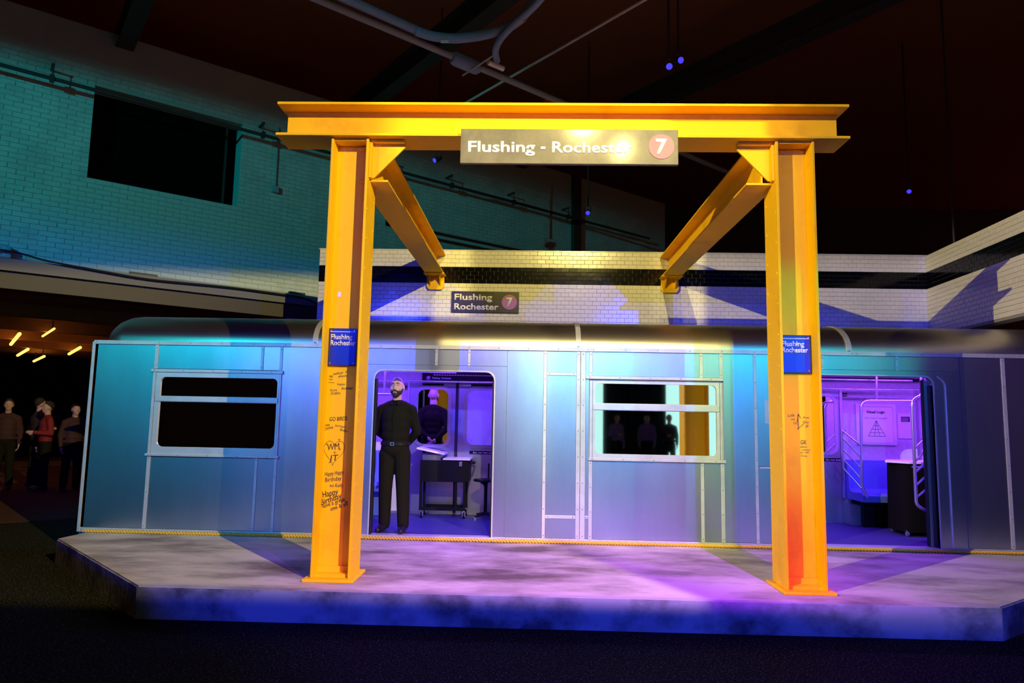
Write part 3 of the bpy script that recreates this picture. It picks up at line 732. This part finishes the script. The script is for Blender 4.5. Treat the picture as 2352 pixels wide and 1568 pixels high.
for z0, z1, _ in bars: rail([(4.012, 9.02, z0), (4.185, 8.905, z1)], .011, par=s1)
rail([(4.012, 9.02, 1.045), (4.016, 9.02, 1.50), (4.045, 9.0, 1.535)], .011, .02, par=s1)
s2 = rail([(4.62, 8.3, .63), (4.520, 8.3, .68), (4.523, 8.3, 1.93), (4.80, 8.3, 2.0), (5.2, 8.3, 2.0)], .019, .10, 'stanchion')
rail([(4.78, 8.3, 2.0), (4.70, 8.3, 2.17), (4.70, 8.3, 2.39)], .018, .08, par=s2)
for z0, z1 in ((1.338, 1.521), (1.186, 1.393), (1.06, 1.251), (.908, 1.099), (.768, .948)): rail([(4.53, 8.31, z0), (4.735, 8.31, z1), (4.85, 8.33, z1 + .10)], .013, .02, par=s2)
s3 = rail([(-1.905, 8.8, 2.39), (-1.905, 8.8, 1.90)], .019, .1, 'stanchion')
rail([(-2.55, 8.8, 1.2), (-2.55, 8.8, 1.88), (-1.80, 8.8, 1.885), (-1.74, 8.8, 1.82), (-1.73, 8.8, 1.2), (-1.85, 8.8, .8)], .017, .1, par=s3)
# benches along the far side
def bench(x0, x1):
    b = [(9.53, .62), (9.05, .62), (9.03, .70), (9.08, .735), (9.36, .715), (9.42, .76), (9.47, 1.13), (9.53, 1.13)]
    s_ = obj('bench_seat', plate(b, [], x0, x1, 'x'), 'seat_blue', car)
    obj('bench_base', box(x0 + .08, x1 - .02, 9.22, 9.54, .29, .62), 'seat_blue' if x0 < 0 else 'black_plastic', s_)
    return s_
bench(4.26, 6.40); bench(-4.9, -1.90)
nb = [(7.81, .62), (8.27, .62), (8.29, .69), (8.24, .715), (7.98, .70), (7.92, .75), (7.86, 1.13), (7.81, 1.13)]
nbo = obj('bench_seat', plate(nb, [], 4.64, 6.40, 'x'), 'seat_blue', car); obj('bench_base', box(4.70, 6.38, 7.82, 8.10, .29, .62), 'black_plastic', nbo)
obj('heater_box', box(4.21, 4.50, 9.30, 9.54, .29, .56), 'stainless', car)
# lighting strips inside the car
for (x0, x1, col, pw) in ((-4.2, -.1, (.14, .04, 1.0), 130), (2.9, 5.6, (.28, .05, 1.0), 85)):
    cl = obj('ceiling_tube', cyl(new(), (x0, 8.45, 2.365), (x1, 8.45, 2.365), .022, 10), 'violet_tube', car, smooth=True)
    ld = bpy.data.lights.new('car_tube', 'AREA'); ld.shape = 'RECTANGLE'; ld.size = x1 - x0; ld.size_y = .12; ld.energy = pw; ld.color = col
    o = bpy.data.objects.new('car_tube_light', ld); o.location = ((x0 + x1) / 2, 8.45, 2.335); COL.objects.link(o)
# framed notices on the far wall
s = thing('poster', 'white framed Visual Logic puzzle poster with a triangle grid', 'poster', (4.69, FW, 1.35))
obj('frame', plate(rect(4.428, 4.965, 1.338, 1.893), [rect(4.470, 4.925, 1.375, 1.855)], FW - .030, FW), 'paper', s)
obj('sheet', box(4.470, 4.925, FW - .014, FW - .004, 1.375, 1.855), 'white_top', s)
text('Visual Logic', 4.700, 1.765, FW - .0142, .036, 'ink', s, width=.25, bold=.022, align='CENTER')
text('How many Triangles?', 4.700, 1.688, FW - .0142, .026, 'faded_print', s, width=.30, bold=.008, align='CENTER')
T, A_, B_ = (4.705, 1.665), (4.590, 1.455), (4.822, 1.455)
L_ = lambda p, q, t: (p[0] + (q[0] - p[0]) * t, p[1] + (q[1] - p[1]) * t)
ribbon([[T, A_, B_, T], [T, L_(A_, B_, .36)], [T, L_(A_, B_, .66)]] + [[L_(T, A_, k), L_(T, B_, k)] for k in (.33, .56, .78)], FW - .0145, .005, 'ink', s)
for (x0, x1, lab) in ((4.992, 5.185, 'small pale framed notice beside the puzzle poster'), (5.30, 5.50, 'small pale framed notice next to the doorway edge')):
    s = thing('notice_frame', lab, 'notice', ((x0 + x1) / 2, FW, 1.43))
    obj('frame', plate(rrect(x0, x1, 1.43, 1.77, .012), [], FW - .016, FW), 'paper', s)
    obj('print', box(x0 + .045, x1 - .03, FW - .018, FW - .016, 1.655, 1.725), 'ink', s)
    for k in range(3): obj('text_line', box(x0 + .05, x1 - .05, FW - .0188, FW - .018, 1.668 + k * .018, 1.673 + k * .018), 'paper', s)
    obj('photo', box(x0 + .105, x1 - .045, FW - .018, FW - .016, 1.555, 1.60), 'white_top', s)
obj('window_post', box(5.225, 5.262, FW - .04, FW, .72, 2.10), 'chrome', car)

# ================================================================== furniture in the car
t = thing('rolling_table', 'black wheeled exhibit table with open frame legs behind the standing man', 'table', (-1.14, 9.30, .285))
obj('case', box(-1.462, -.815, 9.12, 9.48, .755, 1.035, .006), 'black_plastic', t)
obj('table_top', box(-1.16, -.800, 9.10, 9.50, 1.040, 1.062, .004), 'white_top', t)
lid = box(-.19, .19, -.17, .17, -.012, .012, .004); lid.transform(Matrix.Translation((-1.33, 9.29, 1.150)) @ Matrix.Rotation(.19, 4, 'Y'))
obj('tilted_panel', lid, 'white_top', t)
obj('panel_support', box(-1.44, -1.20, 9.16, 9.42, 1.035, 1.10), 'stainless', t)
for x in (-1.445, -.985, -.87):
    for y in ((9.14, 9.44) if x != -.985 else (9.16,)): obj('leg', box(x - .016, x + .016, y - .016, y + .016, .385, .755), 'black_plastic', t)
b = box(-1.462, -.85, 9.12, 9.15, .385, .425); bx(b, -1.462, -.85, 9.43, 9.46, .385, .425); obj('stretcher', b, 'black_plastic', t)
for x in (-1.43, -.87):
    for y in (9.14, 9.44):
        c = obj('caster', cyl(new(), (x - .012, y, .322), (x + .012, y, .322), .036, 14), 'black_plastic', t, smooth=True)
        b = box(x - .020, x - .013, y - .02, y + .02, .31, .388); bx(b, x + .013, x + .020, y - .02, y + .02, .31, .388); bx(b, x - .02, x + .02, y - .02, y + .02, .372, .388)
        obj('caster_fork', b, 'chrome', c)
obj('lock', box(-.945, -.905, 9.105, 9.125, .96, 1.02, .006), 'chrome', t)
obj('handle', tube(new(), fillet([(-.815, 9.18, 1.005), (-.755, 9.18, 1.0), (-.755, 9.42, 1.0), (-.815, 9.42, 1.005)], .03), .012, 8), 'black_plastic', t, smooth=True)

t = thing('stool', 'small black round stool at the right side of the first doorway', 'stool', (-.58, 9.1, .285))
b = new(); tube(b, [(-.60, 9.1, .775), (-.60, 9.1, .782), (-.60, 9.1, .80), (-.60, 9.1, .806)], [.135, .15, .15, .14], 28); obj('seat', b, 'black_plastic', t, smooth=True)
obj('column', tube(new(), [(-.585, 9.1, .36), (-.585, 9.1, .70), (-.59, 9.1, .74), (-.60, 9.1, .776)], [.022, .022, .03, .07], 12), 'black_plastic', t, smooth=True)
obj('seat_back_post', tube(new(), [(-.56, 9.2, .80), (-.56, 9.22, 1.0)], .010, 8), 'black_plastic', t, smooth=True)
for k in range(4):
    a = PI / 4 + k * PI / 2; e = (-.585 + .17 * math.cos(a), 9.1 + .17 * math.sin(a))
    ft = obj('foot_bar', tube(new(), [(-.585, 9.1, .37), (e[0], e[1], .335)], [.02, .013], 8), 'black_plastic', t, smooth=True)
    obj('foot_glide', tube(new(), [(e[0], e[1], .287), (e[0], e[1], .33)], .02, 10), 'chrome', ft, smooth=True)

t = thing('rolling_table', 'black draped table with a pale cut-corner top by the poster', 'table', (4.75, 8.85, .285))
top = [(4.39, 8.72), (4.56, 8.48), (5.30, 8.48), (5.30, 9.02), (4.56, 9.02)]
obj('table_top', plate(top, [], 1.150, 1.172, 'z'), 'white_top', t)
obj('table_edge', plate([(4.60, 8.50), (5.28, 8.50), (5.28, 9.0), (4.60, 9.0)], [], 1.105, 1.125, 'z'), 'chrome', t)
b = new(); n = 40; ring = []
for z, k in ((.335, 1.03), (.7, 1.01), (1.104, 1.0), (1.148, .98)):
    rw = []
    for i in range(n):
        a = 2 * PI * i / n; c_, s_ = math.cos(a), math.sin(a); p = 6
        rr = 1 / (abs(c_) ** p + abs(s_) ** p) ** (1 / p) * (k + .012 * math.sin(a * 11) * (1.15 - z))
        rw.append(b.verts.new((4.90 + .40 * rr * c_, 8.75 + .235 * rr * s_, z)))
    ring.append(rw)
for a, c_ in zip(ring, ring[1:]):
    for i in range(n): b.faces.new((a[i], a[(i + 1) % n], c_[(i + 1) % n], c_[i]))
b.faces.new(ring[0][::-1]); b.faces.new(ring[-1])
obj('drape', b, 'black_cloth', t, smooth=True)
for x, y in ((4.54, 8.56), (4.86, 8.50), (4.56, 8.94), (5.22, 8.56)):
    c = obj('caster', cyl(new(), (x - .012, y, .319), (x + .012, y, .319), .033, 12), 'chrome', t, smooth=True)
    obj('caster_fork', box(x - .02, x + .02, y - .015, y + .015, .335, .36), 'chrome', c)
# yellow rope along the foot of the car
b = new()
for ph in (0, PI):
    pts = []; n = 1500
    for i in range(n + 1):
        x = -5.0 + 11.4 * i / n; a = ph + i * 2 * PI / 9
        sag = .004 * math.sin(x * 2.1) + .003 * math.sin(x * 5.3)
        pts.append((x, FY - .045 + .010 * math.cos(a) + sag, .269 + .009 * math.sin(a)))
    tube(b, pts, .0105, 5)
tag(obj('rope', b, 'rope', smooth=True), 'yellow twisted rope lying along the foot of the train', 'rope')

# ================================================================== people
def limb(bm, pts, rs, sub=2):
    for p, r in zip(pts, rs): bmesh.ops.create_icosphere(bm, subdivisions=sub, radius=r, matrix=Matrix.Translation(p))
    for a, c, r0, r1 in zip(pts, pts[1:], rs, rs[1:]): tube(bm, [a, c], [r0, r1], 12)
def ell(bm, c, r, rot=None):
    m = Matrix.Translation(c) @ (rot or Matrix.Identity(4)) @ Matrix.Diagonal((*r, 1))
    bmesh.ops.create_icosphere(bm, subdivisions=3, radius=1, matrix=m)
def remesh(bm, voxel, it=4, name='body'):
    me = bpy.data.meshes.new('tmp'); bmesh.ops.recalc_face_normals(bm, faces=bm.faces); bm.to_mesh(me); bm.free()
    o = bpy.data.objects.new('tmp', me); COL.objects.link(o)
    md = o.modifiers.new('r', 'REMESH'); md.mode = 'VOXEL'; md.voxel_size = voxel
    if it: sm = o.modifiers.new('s', 'SMOOTH'); sm.iterations = it; sm.factor = .5
    dg = bpy.context.evaluated_depsgraph_get(); r = bpy.data.meshes.new_from_object(o.evaluated_get(dg)); r.name = name
    COL.objects.unlink(o); bpy.data.objects.remove(o); bpy.data.meshes.remove(me)
    r.polygons.foreach_set('use_smooth', [True] * len(r.polygons)); r.materials.clear()
    return r
def person_parts(arms, legs, voxel, beard=True, hair=False, fine=True):
    """arms: (elbow, wrist) for x>0 and x<0; facing -y, feet at z=0, about 1.78 m tall"""
    b = new(); ell(b, (0, 0, .95), (.150, .105, .12)); ell(b, (0, 0, 1.10), (.138, .100, .13)); ell(b, (0, .005, 1.30), (.165, .112, .17))
    limb(b, [(-.15, .01, 1.40), (-.06, .012, 1.435), (.06, .012, 1.435), (.15, .01, 1.40)], [.050, .054, .054, .050]); limb(b, [(0, .015, 1.42), (0, -.002, 1.60)], [.062, .053])
    ell(b, (0, .0, 1.675), (.076, .095, .103)); ell(b, (0, -.038, 1.615), (.057, .060, .082)); ell(b, (0, -.058, 1.572), (.034, .034, .030))
    limb(b, [(0, -.094, 1.676), (0, -.108, 1.650), (0, -.114, 1.636)], [.009, .011, .014]); limb(b, [(-.015, -.10, 1.632), (.015, -.10, 1.632)], [.009, .009])
    limb(b, [(-.042, -.080, 1.697), (0, -.092, 1.694), (.042, -.080, 1.697)], [.010, .012, .010])
    limb(b, [(-.02, -.096, 1.598), (.02, -.096, 1.598)], [.008, .008])
    for s in (-1, 1):
        ell(b, (s * .077, .008, 1.652), (.011, .024, .033), Matrix.Rotation(s * .25, 4, 'Z')); ell(b, (s * .048, -.055, 1.640), (.022, .028, .026))
        e, wv = arms[s]; sh = (s * .172, .01, 1.395)
        limb(b, [sh, e, wv], [.052, .040, .028])
        d = (Vector(wv) - Vector(e)).normalized(); side = Vector((s, 0, 0)) - d * d.dot(Vector((s, 0, 0)))
        side = side.normalized() if side.length > .05 else Vector((0, -1, 0)); nrm = d.cross(side)
        pc = Vector(wv) + d * .05
        rot = Matrix((side, nrm, d)).transposed().to_4x4(); fw = Vector((0, -1, 0)); lat = nrm
        ell(b, pc, (.020, .042, .05), rot)
        for k, (off, ln) in enumerate(((-.030, .070), (-.010, .082), (.010, .078), (.029, .062))):
            p0 = pc + lat * off + d * .035; p1 = p0 + d * ln * .45 - side * .006; p2 = p1 + d * ln * .32 - side * .018; p3 = p2 + d * ln * .18 - side * .02
            limb(b, [p0, p1, p2, p3], [.0095, .009, .0085, .0075], 1)
        q0 = pc - lat * .030 - d * .015; limb(b, [q0, q0 - lat * .026 + d * .030, q0 - lat * .030 + d * .058 - side * .01], [.012, .0105, .009], 1)
        k_, a_ = legs[s]; limb(b, [(s * .088, 0, .90), k_, a_], [.085, .056, .040])
        limb(b, [Vector(a_) + Vector((0, .03, -.03)), Vector(a_) + Vector((s * .015, -.15, -.045))], [.038, .032])
    body = remesh(b, voxel, 3)
    for v in body.vertices:                                    # eye sockets, mouth line
        for s in (-1, 1):
            d2 = ((v.co.x - s * .031) / .018) ** 2 + ((v.co.z - 1.676) / .011) ** 2
            if v.co.y < -.03 and d2 < 6: v.co.y += .011 * math.exp(-d2)
        d2 = (v.co.x / .024) ** 2 + ((v.co.z - 1.598) / .0035) ** 2
        if v.co.y < -.05 and d2 < 6: v.co.y += .004 * math.exp(-d2)
    out = {'body': body}
    b = new(); ell(b, (0, 0, 1.00), (.168, .122, .10)); ell(b, (0, -.003, 1.10), (.166, .124, .15)); ell(b, (0, -.002, 1.20), (.172, .127, .16)); ell(b, (0, .003, 1.30), (.180, .128, .17))
    limb(b, [(-.16, .01, 1.40), (-.07, .012, 1.44), (.07, .012, 1.44), (.16, .01, 1.40)], [.062, .066, .066, .062]); limb(b, [(0, .015, 1.43), (0, .008, 1.490)], [.085, .063])
    for s in (-1, 1):
        e, wv = arms[s]; limb(b, [(s * .178, .01, 1.395), e, Vector(wv)], [.064, .054, .042])
    out['shirt'] = remesh(b, voxel * 1.3, 3, 'shirt')
    b = new(); ell(b, (0, 0, .95), (.170, .126, .12)); ell(b, (0, .0, 1.02), (.165, .122, .05))
    for s in (-1, 1):
        k_, a_ = legs[s]; av = Vector(a_); limb(b, [(s * .088, 0, .88), k_, av + Vector((0, -.005, .0))], [.102, .080, .068])
    out['trousers'] = remesh(b, voxel * 1.3, 3, 'trousers')
    for s in (-1, 1):
        a_ = Vector(legs[s][1]); b = new()
        limb(b, [a_ + Vector((0, .045, -.030)), a_ + Vector((s * .006, -.04, -.028)), a_ + Vector((s * .02, -.15, -.045)), a_ + Vector((s * .022, -.185, -.048))], [.046, .047, .042, .034])
        for v in b.verts: v.co.z = max(v.co.z, .004)
        out['shoe%d' % s] = remesh(b, voxel * 1.2, 3, 'shoe')
    if beard:
        b = new(); ell(b, (0, -.040, 1.600), (.0605, .0615, .055)); ell(b, (0, -.062, 1.566), (.040, .040, .034))
        me = remesh(b, voxel, 2, 'beard'); bb = new(); bb.from_mesh(me)
        kill = [f for f in bb.faces if f.calc_center_median().z > 1.616 - .35 * max(0, -f.calc_center_median().y - .085) * 0 or
                (abs(f.calc_center_median().x) < .024 and 1.586 < f.calc_center_median().z < 1.612 and f.calc_center_median().y < -.08)]
        bmesh.ops.delete(bb, geom=kill, context='FACES')
        for s in (-1, 1): limb(bb, [(0, -.109, 1.617), (s * .018, -.104, 1.614), (s * .030, -.094, 1.598), (s * .032, -.088, 1.575)], [.006, .0065, .006, .006], 1)
        for s in (-1, 1): limb(bb, [(s * .066, -.012, 1.650), (s * .063, -.024, 1.615), (s * .056, -.038, 1.585)], [.010, .011, .012], 1)
        out['beard'] = mesh_of(bb, 'beard', None, True)
    if hair:
        b = new(); ell(b, (0, .012, 1.690), (.086, .100, .104))
        me = remesh(b, voxel, 2, 'hair'); bb = new(); bb.from_mesh(me)
        bmesh.ops.delete(bb, geom=[f for f in bb.faces if (lambda c: c.z < 1.70 - (c.y + .02) * .9 or c.z < 1.60)(f.calc_center_median())], context='FACES')
        bmesh.ops.solidify(bb, geom=list(bb.faces), thickness=.01); out['hair'] = mesh_of(bb, 'hair', None, True)
    return out
def person(label, loc, rz, parts, mats, group=None, scale=1.0, extras=None):
    M4 = Matrix.Translation(loc) @ Matrix.Rotation(rz, 4, 'Z') @ Matrix.Scale(scale, 4)
    p = thing('person', label, 'person', M4=M4, group=group)
    for k, me in parts.items():
        nm = 'shoe' if k.startswith('shoe') else k; key = 'shoe' if nm == 'shoe' else k
        o = bpy.data.objects.new(nm, me); link(o, p, local=True)
        if not me.materials: me.materials.append(None)
        o.material_slots[0].link = 'OBJECT'; o.material_slots[0].material = M[mats[key]]
    if extras: extras(p)
    return p
LEGS = {1: ((.105, -.012, .50), (.118, .012, .085)), -1: ((-.105, -.012, .50), (-.118, .012, .085))}
BACK = {1: ((.232, .085, 1.14), (.075, .165, .975)), -1: ((-.232, .085, 1.14), (-.075, .170, 1.00))}
DOWN = {1: ((.235, .03, 1.14), (.225, -.03, .90)), -1: ((-.235, .03, 1.14), (-.225, -.03, .90))}
BENT = {1: ((.235, .03, 1.14), (.12, -.22, 1.16)), -1: ((-.235, .03, 1.14), (-.225, -.03, .90))}
def man_extras(p):
    for s in (-1, 1):
        b = new(); bmesh.ops.create_uvsphere(b, u_segments=14, v_segments=10, radius=.0100, matrix=Matrix.Translation((s * .031, -.0745, 1.674)))
        e = obj('eye', b, 'eye_white', p, local=True, smooth=True)
        b = new(); bmesh.ops.create_uvsphere(b, u_segments=12, v_segments=8, radius=.0056, matrix=Matrix.Translation((s * .031, -.0800, 1.6735)))
        o = bpy.data.objects.new('iris', mesh_of(b, 'iris', 'iris', True)); COL.objects.link(o); o.parent = e; WM[o.name] = WM[e.name].copy()
        b = new(); ell(b, (s * .031, -.0745, 1.6795), (.0135, .0125, .0075)); obj('eyelid', b, 'skin', p, local=True, smooth=True)
        b = new(); ell(b, (s * .031, -.0740, 1.6665), (.0125, .0115, .0050)); obj('eyelid', b, 'skin', p, local=True, smooth=True)
        w_ = [(s * .008, -.066, 1.500), (s * .050, -.040, 1.512), (s * .062, -.050, 1.470), (s * .040, -.088, 1.448), (s * .014, -.080, 1.470)]
        bw = new(); f_ = bw.faces.new([bw.verts.new(q) for q in w_]); bmesh.ops.solidify(bw, geom=[f_], thickness=.006)
        obj('collar_wing', bw, 'shirt_black', p, local=True)
        obj('eyebrow', tube(new(), [(s * .012, -.1005, 1.699), (s * .030, -.0985, 1.706), (s * .048, -.082, 1.700)], [.004, .005, .003], 6), 'hair', p, local=True, smooth=True)
    b = new(); tube(b, [(-.017, -.101, 1.594), (0, -.105, 1.593), (.017, -.101, 1.594)], [.003, .0055, .003], 8); obj('lips', b, 'lips', p, local=True, smooth=True)
    ring = [(.174 * math.cos(a), .131 * math.sin(a), 1.005) for a in (2 * PI * k / 40 for k in range(40))]
    o_ = plate([(x * 1.0, y) for x, y, z in ring], [[(x * .955, y * .945) for x, y, z in ring]], .985, 1.020, 'z')
    bl = obj('belt', o_, 'leather', p, local=True)
    bb = plate(rrect(-.024, .024, .982, 1.023, .006), [rrect(-.015, .015, .992, 1.013, .003)], -.140, -.130)
    o = bpy.data.objects.new('buckle', mesh_of(bb, 'buckle', 'buckle')); COL.objects.link(o); o.parent = bl; WM[o.name] = WM[bl.name].copy()
    obj('button_placket', tube(new(), [(0, -.078, 1.455), (0, -.122, 1.36), (0, -.130, 1.28), (0, -.127, 1.15), (0, -.124, 1.04)], .008, 6), 'shirt_black', p, local=True, smooth=True)
man = person_parts(BACK, {1: ((.110, -.012, .50), (.130, -.01, .085)), -1: ((-.095, -.012, .50), (-.105, .035, .085))}, .0062, beard=True)
person('bearded man in black shirt and trousers standing in the first doorway', (-1.585, 8.02, .285), -.08, man,
       {'body': 'skin', 'shirt': 'shirt_black', 'trousers': 'trousers_black', 'shoe': 'leather', 'beard': 'hair', 'hair': 'hair'}, extras=man_extras)
crowd_a = person_parts(DOWN, LEGS, .013, beard=False, hair=True); crowd_b = person_parts(BENT, LEGS, .013, beard=False, hair=True)
def dress(sh, tr='trousers_black'): return {'body': 'skin', 'shirt': sh, 'trousers': tr, 'shoe': 'leather', 'hair': 'hair'}
GR = 'visitors in the dark side room'
for (x, y, rz, pr, sh, lab, sc) in ((-10.5, 13.5, .6, crowd_a, 'brown_coat', 'leftmost dim visitor at the edge of the dark side room', 1.0),
                                   (-10.15, 13.9, 2.6, crowd_b, 'grey_coat', 'dim visitor turned away between two others in the side room', 1.02),
                                   (-9.62, 13.4, -.7, crowd_b, 'red_jacket', 'visitor in a red jacket in the dark side room', .98),
                                   (-9.12, 13.5, .9, crowd_a, 'brown_coat', 'visitor nearest the end of the train with reddish hair', .96),
                                   (-8.95, 14.3, 2.2, crowd_a, 'grey_coat', 'visitor in pale collar partly hidden by the train end', .95)):
    person(lab, (x, y, .012), rz, pr, dress(sh), GR, sc)
for (x, y, rz, pr, sh, lab) in ((2.55, -5.2, PI - .5, crowd_b, 'blue_lit_coat', 'visitor mirrored in the car window, blue light put in the coat colour'),
                               (3.55, -5.8, PI + .2, crowd_a, 'blue_lit_coat', 'visitor mirrored near the middle of the car window'),
                               (4.15, -5.4, PI, crowd_b, 'grey_coat', 'visitor mirrored beside the yellow post in the car window')):
    person(lab, (x, y, 0), rz, pr, dress(sh), 'visitors reflected in the car window')
# dark stage curtain behind the camera, visible in the window's reflection
b = new(); n = 60; rows = []
for z in (.03, 3.0, 6.0): rows.append([b.verts.new((2.5 + 2.2 * i / n + .03 * math.sin(i), -8.7 + .09 * math.sin(i * 1.1), z)) for i in range(n + 1)])
for a, c_ in zip(rows, rows[1:]):
    for i in range(n): b.faces.new((a[i], a[i + 1], c_[i + 1], c_[i]))
bmesh.ops.solidify(b, geom=list(b.faces), thickness=.02)
tag(obj('stage_curtain', b, 'curtain', smooth=True), 'tall black pleated curtain mirrored in the car window', 'curtain')
t = thing('projection_screen', 'bright teal screen behind the viewer, mirrored in the car window', 'screen', (5.4, -8.9, 0))
obj('screen_sheet', box(1.5, 7.4, -8.93, -8.91, .25, 3.0), 'teal_screen', t)
obj('screen_frame', plate(rect(1.42, 7.48, .17, 3.08), [rect(1.5, 7.4, .25, 3.0)], -8.96, -8.88), 'dark_steel', t)
for x in (1.6, 7.3): obj('screen_foot', box(x - .04, x + .04, -8.98, -8.5, 0, .17), 'dark_steel', t)

# ================================================================== ceiling services and stage lamps
def run(name, label, cat, pts, r, m, rad=.15, seg=10, extra=None):
    t = thing(name, label, cat, pts[0]); obj('run', tube(new(), fillet(pts, rad, 6), r, seg), m, t, smooth=True)
    if extra: extra(t)
    return t
def hose_x(t):
    obj('hose_tag', box(-1.12, -1.03, 7.46, 7.475, 5.915, 5.945), 'paper', t)
run('ventilation_hose', 'thick blue hose curving across the dark ceiling', 'hose',
    [(.20, 6.2, 6.02), (-.02, 6.8, 6.0), (-.27, 7.267, 6.0), (-.63, 7.463, 6.0), (-.99, 7.538, 6.0), (-1.25, 7.47, 6.0), (-1.40, 7.40, 6.02)], .055, 'hose_blue', .5, 14, hose_x)
def hose_c(t):
    obj('hose_collar', cyl(new(), (-.15, 6.93, 5.9), (-.21, 7.0, 5.9), .048, 14), 'pipe_paint', t, smooth=True)
    obj('hose_tip', cyl(new(), (-.483, 7.80, 5.9), (-.480, 7.85, 5.9), .034, 12), 'white_letter', t, smooth=True)
run('ventilation_hose', 'thinner ribbed blue hose bending down beside the thick one', 'hose',
    [(.22, 6.2, 5.92), (-.02, 6.72, 5.9), (-.262, 7.059, 5.9), (-.43, 7.364, 5.9), (-.50, 7.62, 5.9), (-.483, 7.84, 5.9)], .04, 'hose_blue', .3, 12, hose_c)
def pipe_x(t):
    d = Vector((2.88, 2.5, 0)).normalized()
    a = Vector((-1.05, 7.93, 5.99)); obj('valve_body', tube(new(), [a, a + d * .05, a + d * .38, a + d * .43], [.06, .085, .085, .05], 14), 'hose_blue', t, smooth=True)
    c = Vector((-.60, 7.93, 5.93)); obj('fitting', cyl(new(), c, c + d * .24, .032, 12), 'white_letter', t, smooth=True)
    n = Vector((-d.y, d.x, 0)); o = Vector((-.72, 7.98, 5.92)); b = tube(new(), [o - n * .30, o + n * .34], .012, 6); obj('strut', b, 'brick_paint', t)
run('ceiling_pipe', 'long dark pipe running diagonally under the ceiling with a valve', 'pipe', [(-4.3, 5.1, 6.02), (.45, 9.23, 6.0), (3.5, 11.9, 6.0)], .04, 'pipe_paint', .1, 12, pipe_x)
run('ceiling_pipe', 'bluish upper pipe running parallel beside the dark one', 'pipe', [(-4.3, 4.9, 6.1), (-1.40, 7.42, 6.04)], .05, 'hose_blue', .1, 12)
run('ceiling_pipe', 'thin pipe crossing the ceiling to the right of the hoses', 'pipe', [(-2.2, 11.3, 6.42), (1.22, 7.40, 6.4), (3.0, 5.35, 6.4)], .018, 'brick_paint', .1, 8)
run('ceiling_pipe', 'red pipe stub just above the yellow beam', 'pipe', [(.10, 9.05, 6.02), (.42, 9.30, 6.02)], .045, 'red_jacket', .1, 10)
for k, (xx, lab) in enumerate(((-6.5, 'dark roof girder on the left'), (-1.5, 'dark roof girder above the gantry'), (3.6, 'dark roof girder on the right'))):
    bm = ibeam(new(), -.12, .12, -13, 13, 7.2, 7.6, 'y', .03, .02); bm.transform(Matrix.Translation((xx, 10, 0)) @ Matrix.Rotation(UA, 4, 'Z'))
    struct('trim_%d' % (10 + k), bm, 'dark_steel')
def stage_lamp(loc, d, lens, label, group, light=None, hang=8.6, size=1.0):
    L = Vector(loc); d = Vector(d).normalized()
    t = thing('stage_lamp', label, 'lamp', L, group=group)
    def A(k): return L - d * k * size
    obj('housing', tube(new(), [A(.03), A(.04), A(.20), A(.34), A(.40)], [.10 * size, .105 * size, .10 * size, .085 * size, .05 * size], 18), 'dark_steel', t, smooth=True)
    obj('lens', tube(new(), [A(.024), A(.030)], [.085 * size, .085 * size], 18), lens, t)
    s = d.cross(Vector((0, 0, 1))).normalized() * .125 * size; c = A(.2)
    obj('yoke', tube(new(), fillet([c + s, c + s + Vector((0, 0, .24 * size)), c - s + Vector((0, 0, .24 * size)), c - s], .03, 4), .012 * size, 6), 'dark_steel', t, smooth=True)
    top = c + Vector((0, 0, .24 * size)); obj('drop_rod', cyl(new(), top, Vector((top.x, top.y, hang)), .014, 8), 'dark_steel', t)
    if light is not None:
        Wl = light.matrix_world.copy(); light.parent = t; light.matrix_parent_inverse = WM[t.name].inverted(); light.matrix_world = Wl
for k, (p, tgt, lab) in enumerate(((( -1.70, 11.0, 5.86), (-3.5, 9.2, 4.2), 'blue glowing stage lamp beside the left brace'),
                                  ((1.62, 8.0, 5.92), (1.2, 4.5, 3.6), 'left one of two blue stage lamps above the beam'),
                                  ((1.82, 8.25, 6.14), (2.6, 5.0, 4.4), 'right one of two blue stage lamps above the beam'),
                                  ((.953, 12.0, 5.29), (.6, 9.0, 3.6), 'small blue stage lamp seen below the hanging sign'),
                                  ((6.656, 12.0, 5.74), (5.0, 9.0, 4.0), 'small blue stage lamp high over the right wall'))):
    stage_lamp(p, Vector(tgt) - Vector(p), 'blue_glow', lab, 'blue stage lamps in the dark ceiling', size=.45)
names = ['right-hand warm spot behind the viewer', 'left-hand warm spot behind the viewer', 'central warm spot behind the viewer', 'second central warm spot behind the viewer',
         'purple spot above the platform front', 'blue wash lamp on the left behind the viewer', 'blue wash lamp on the right behind the viewer',
         'added lavender fill lamp behind the viewer', 'teal wash lamp at far left behind the viewer', 'teal lamp aimed at the brick wall behind the viewer', 'teal wash lamp at right behind the viewer', 'low teal wash lamp in the middle behind the viewer']
for (L, d, col, lo), nm in zip(LAMPS, names): stage_lamp(L, d, 'white_top', nm, 'stage lamps behind the viewer', light=lo)
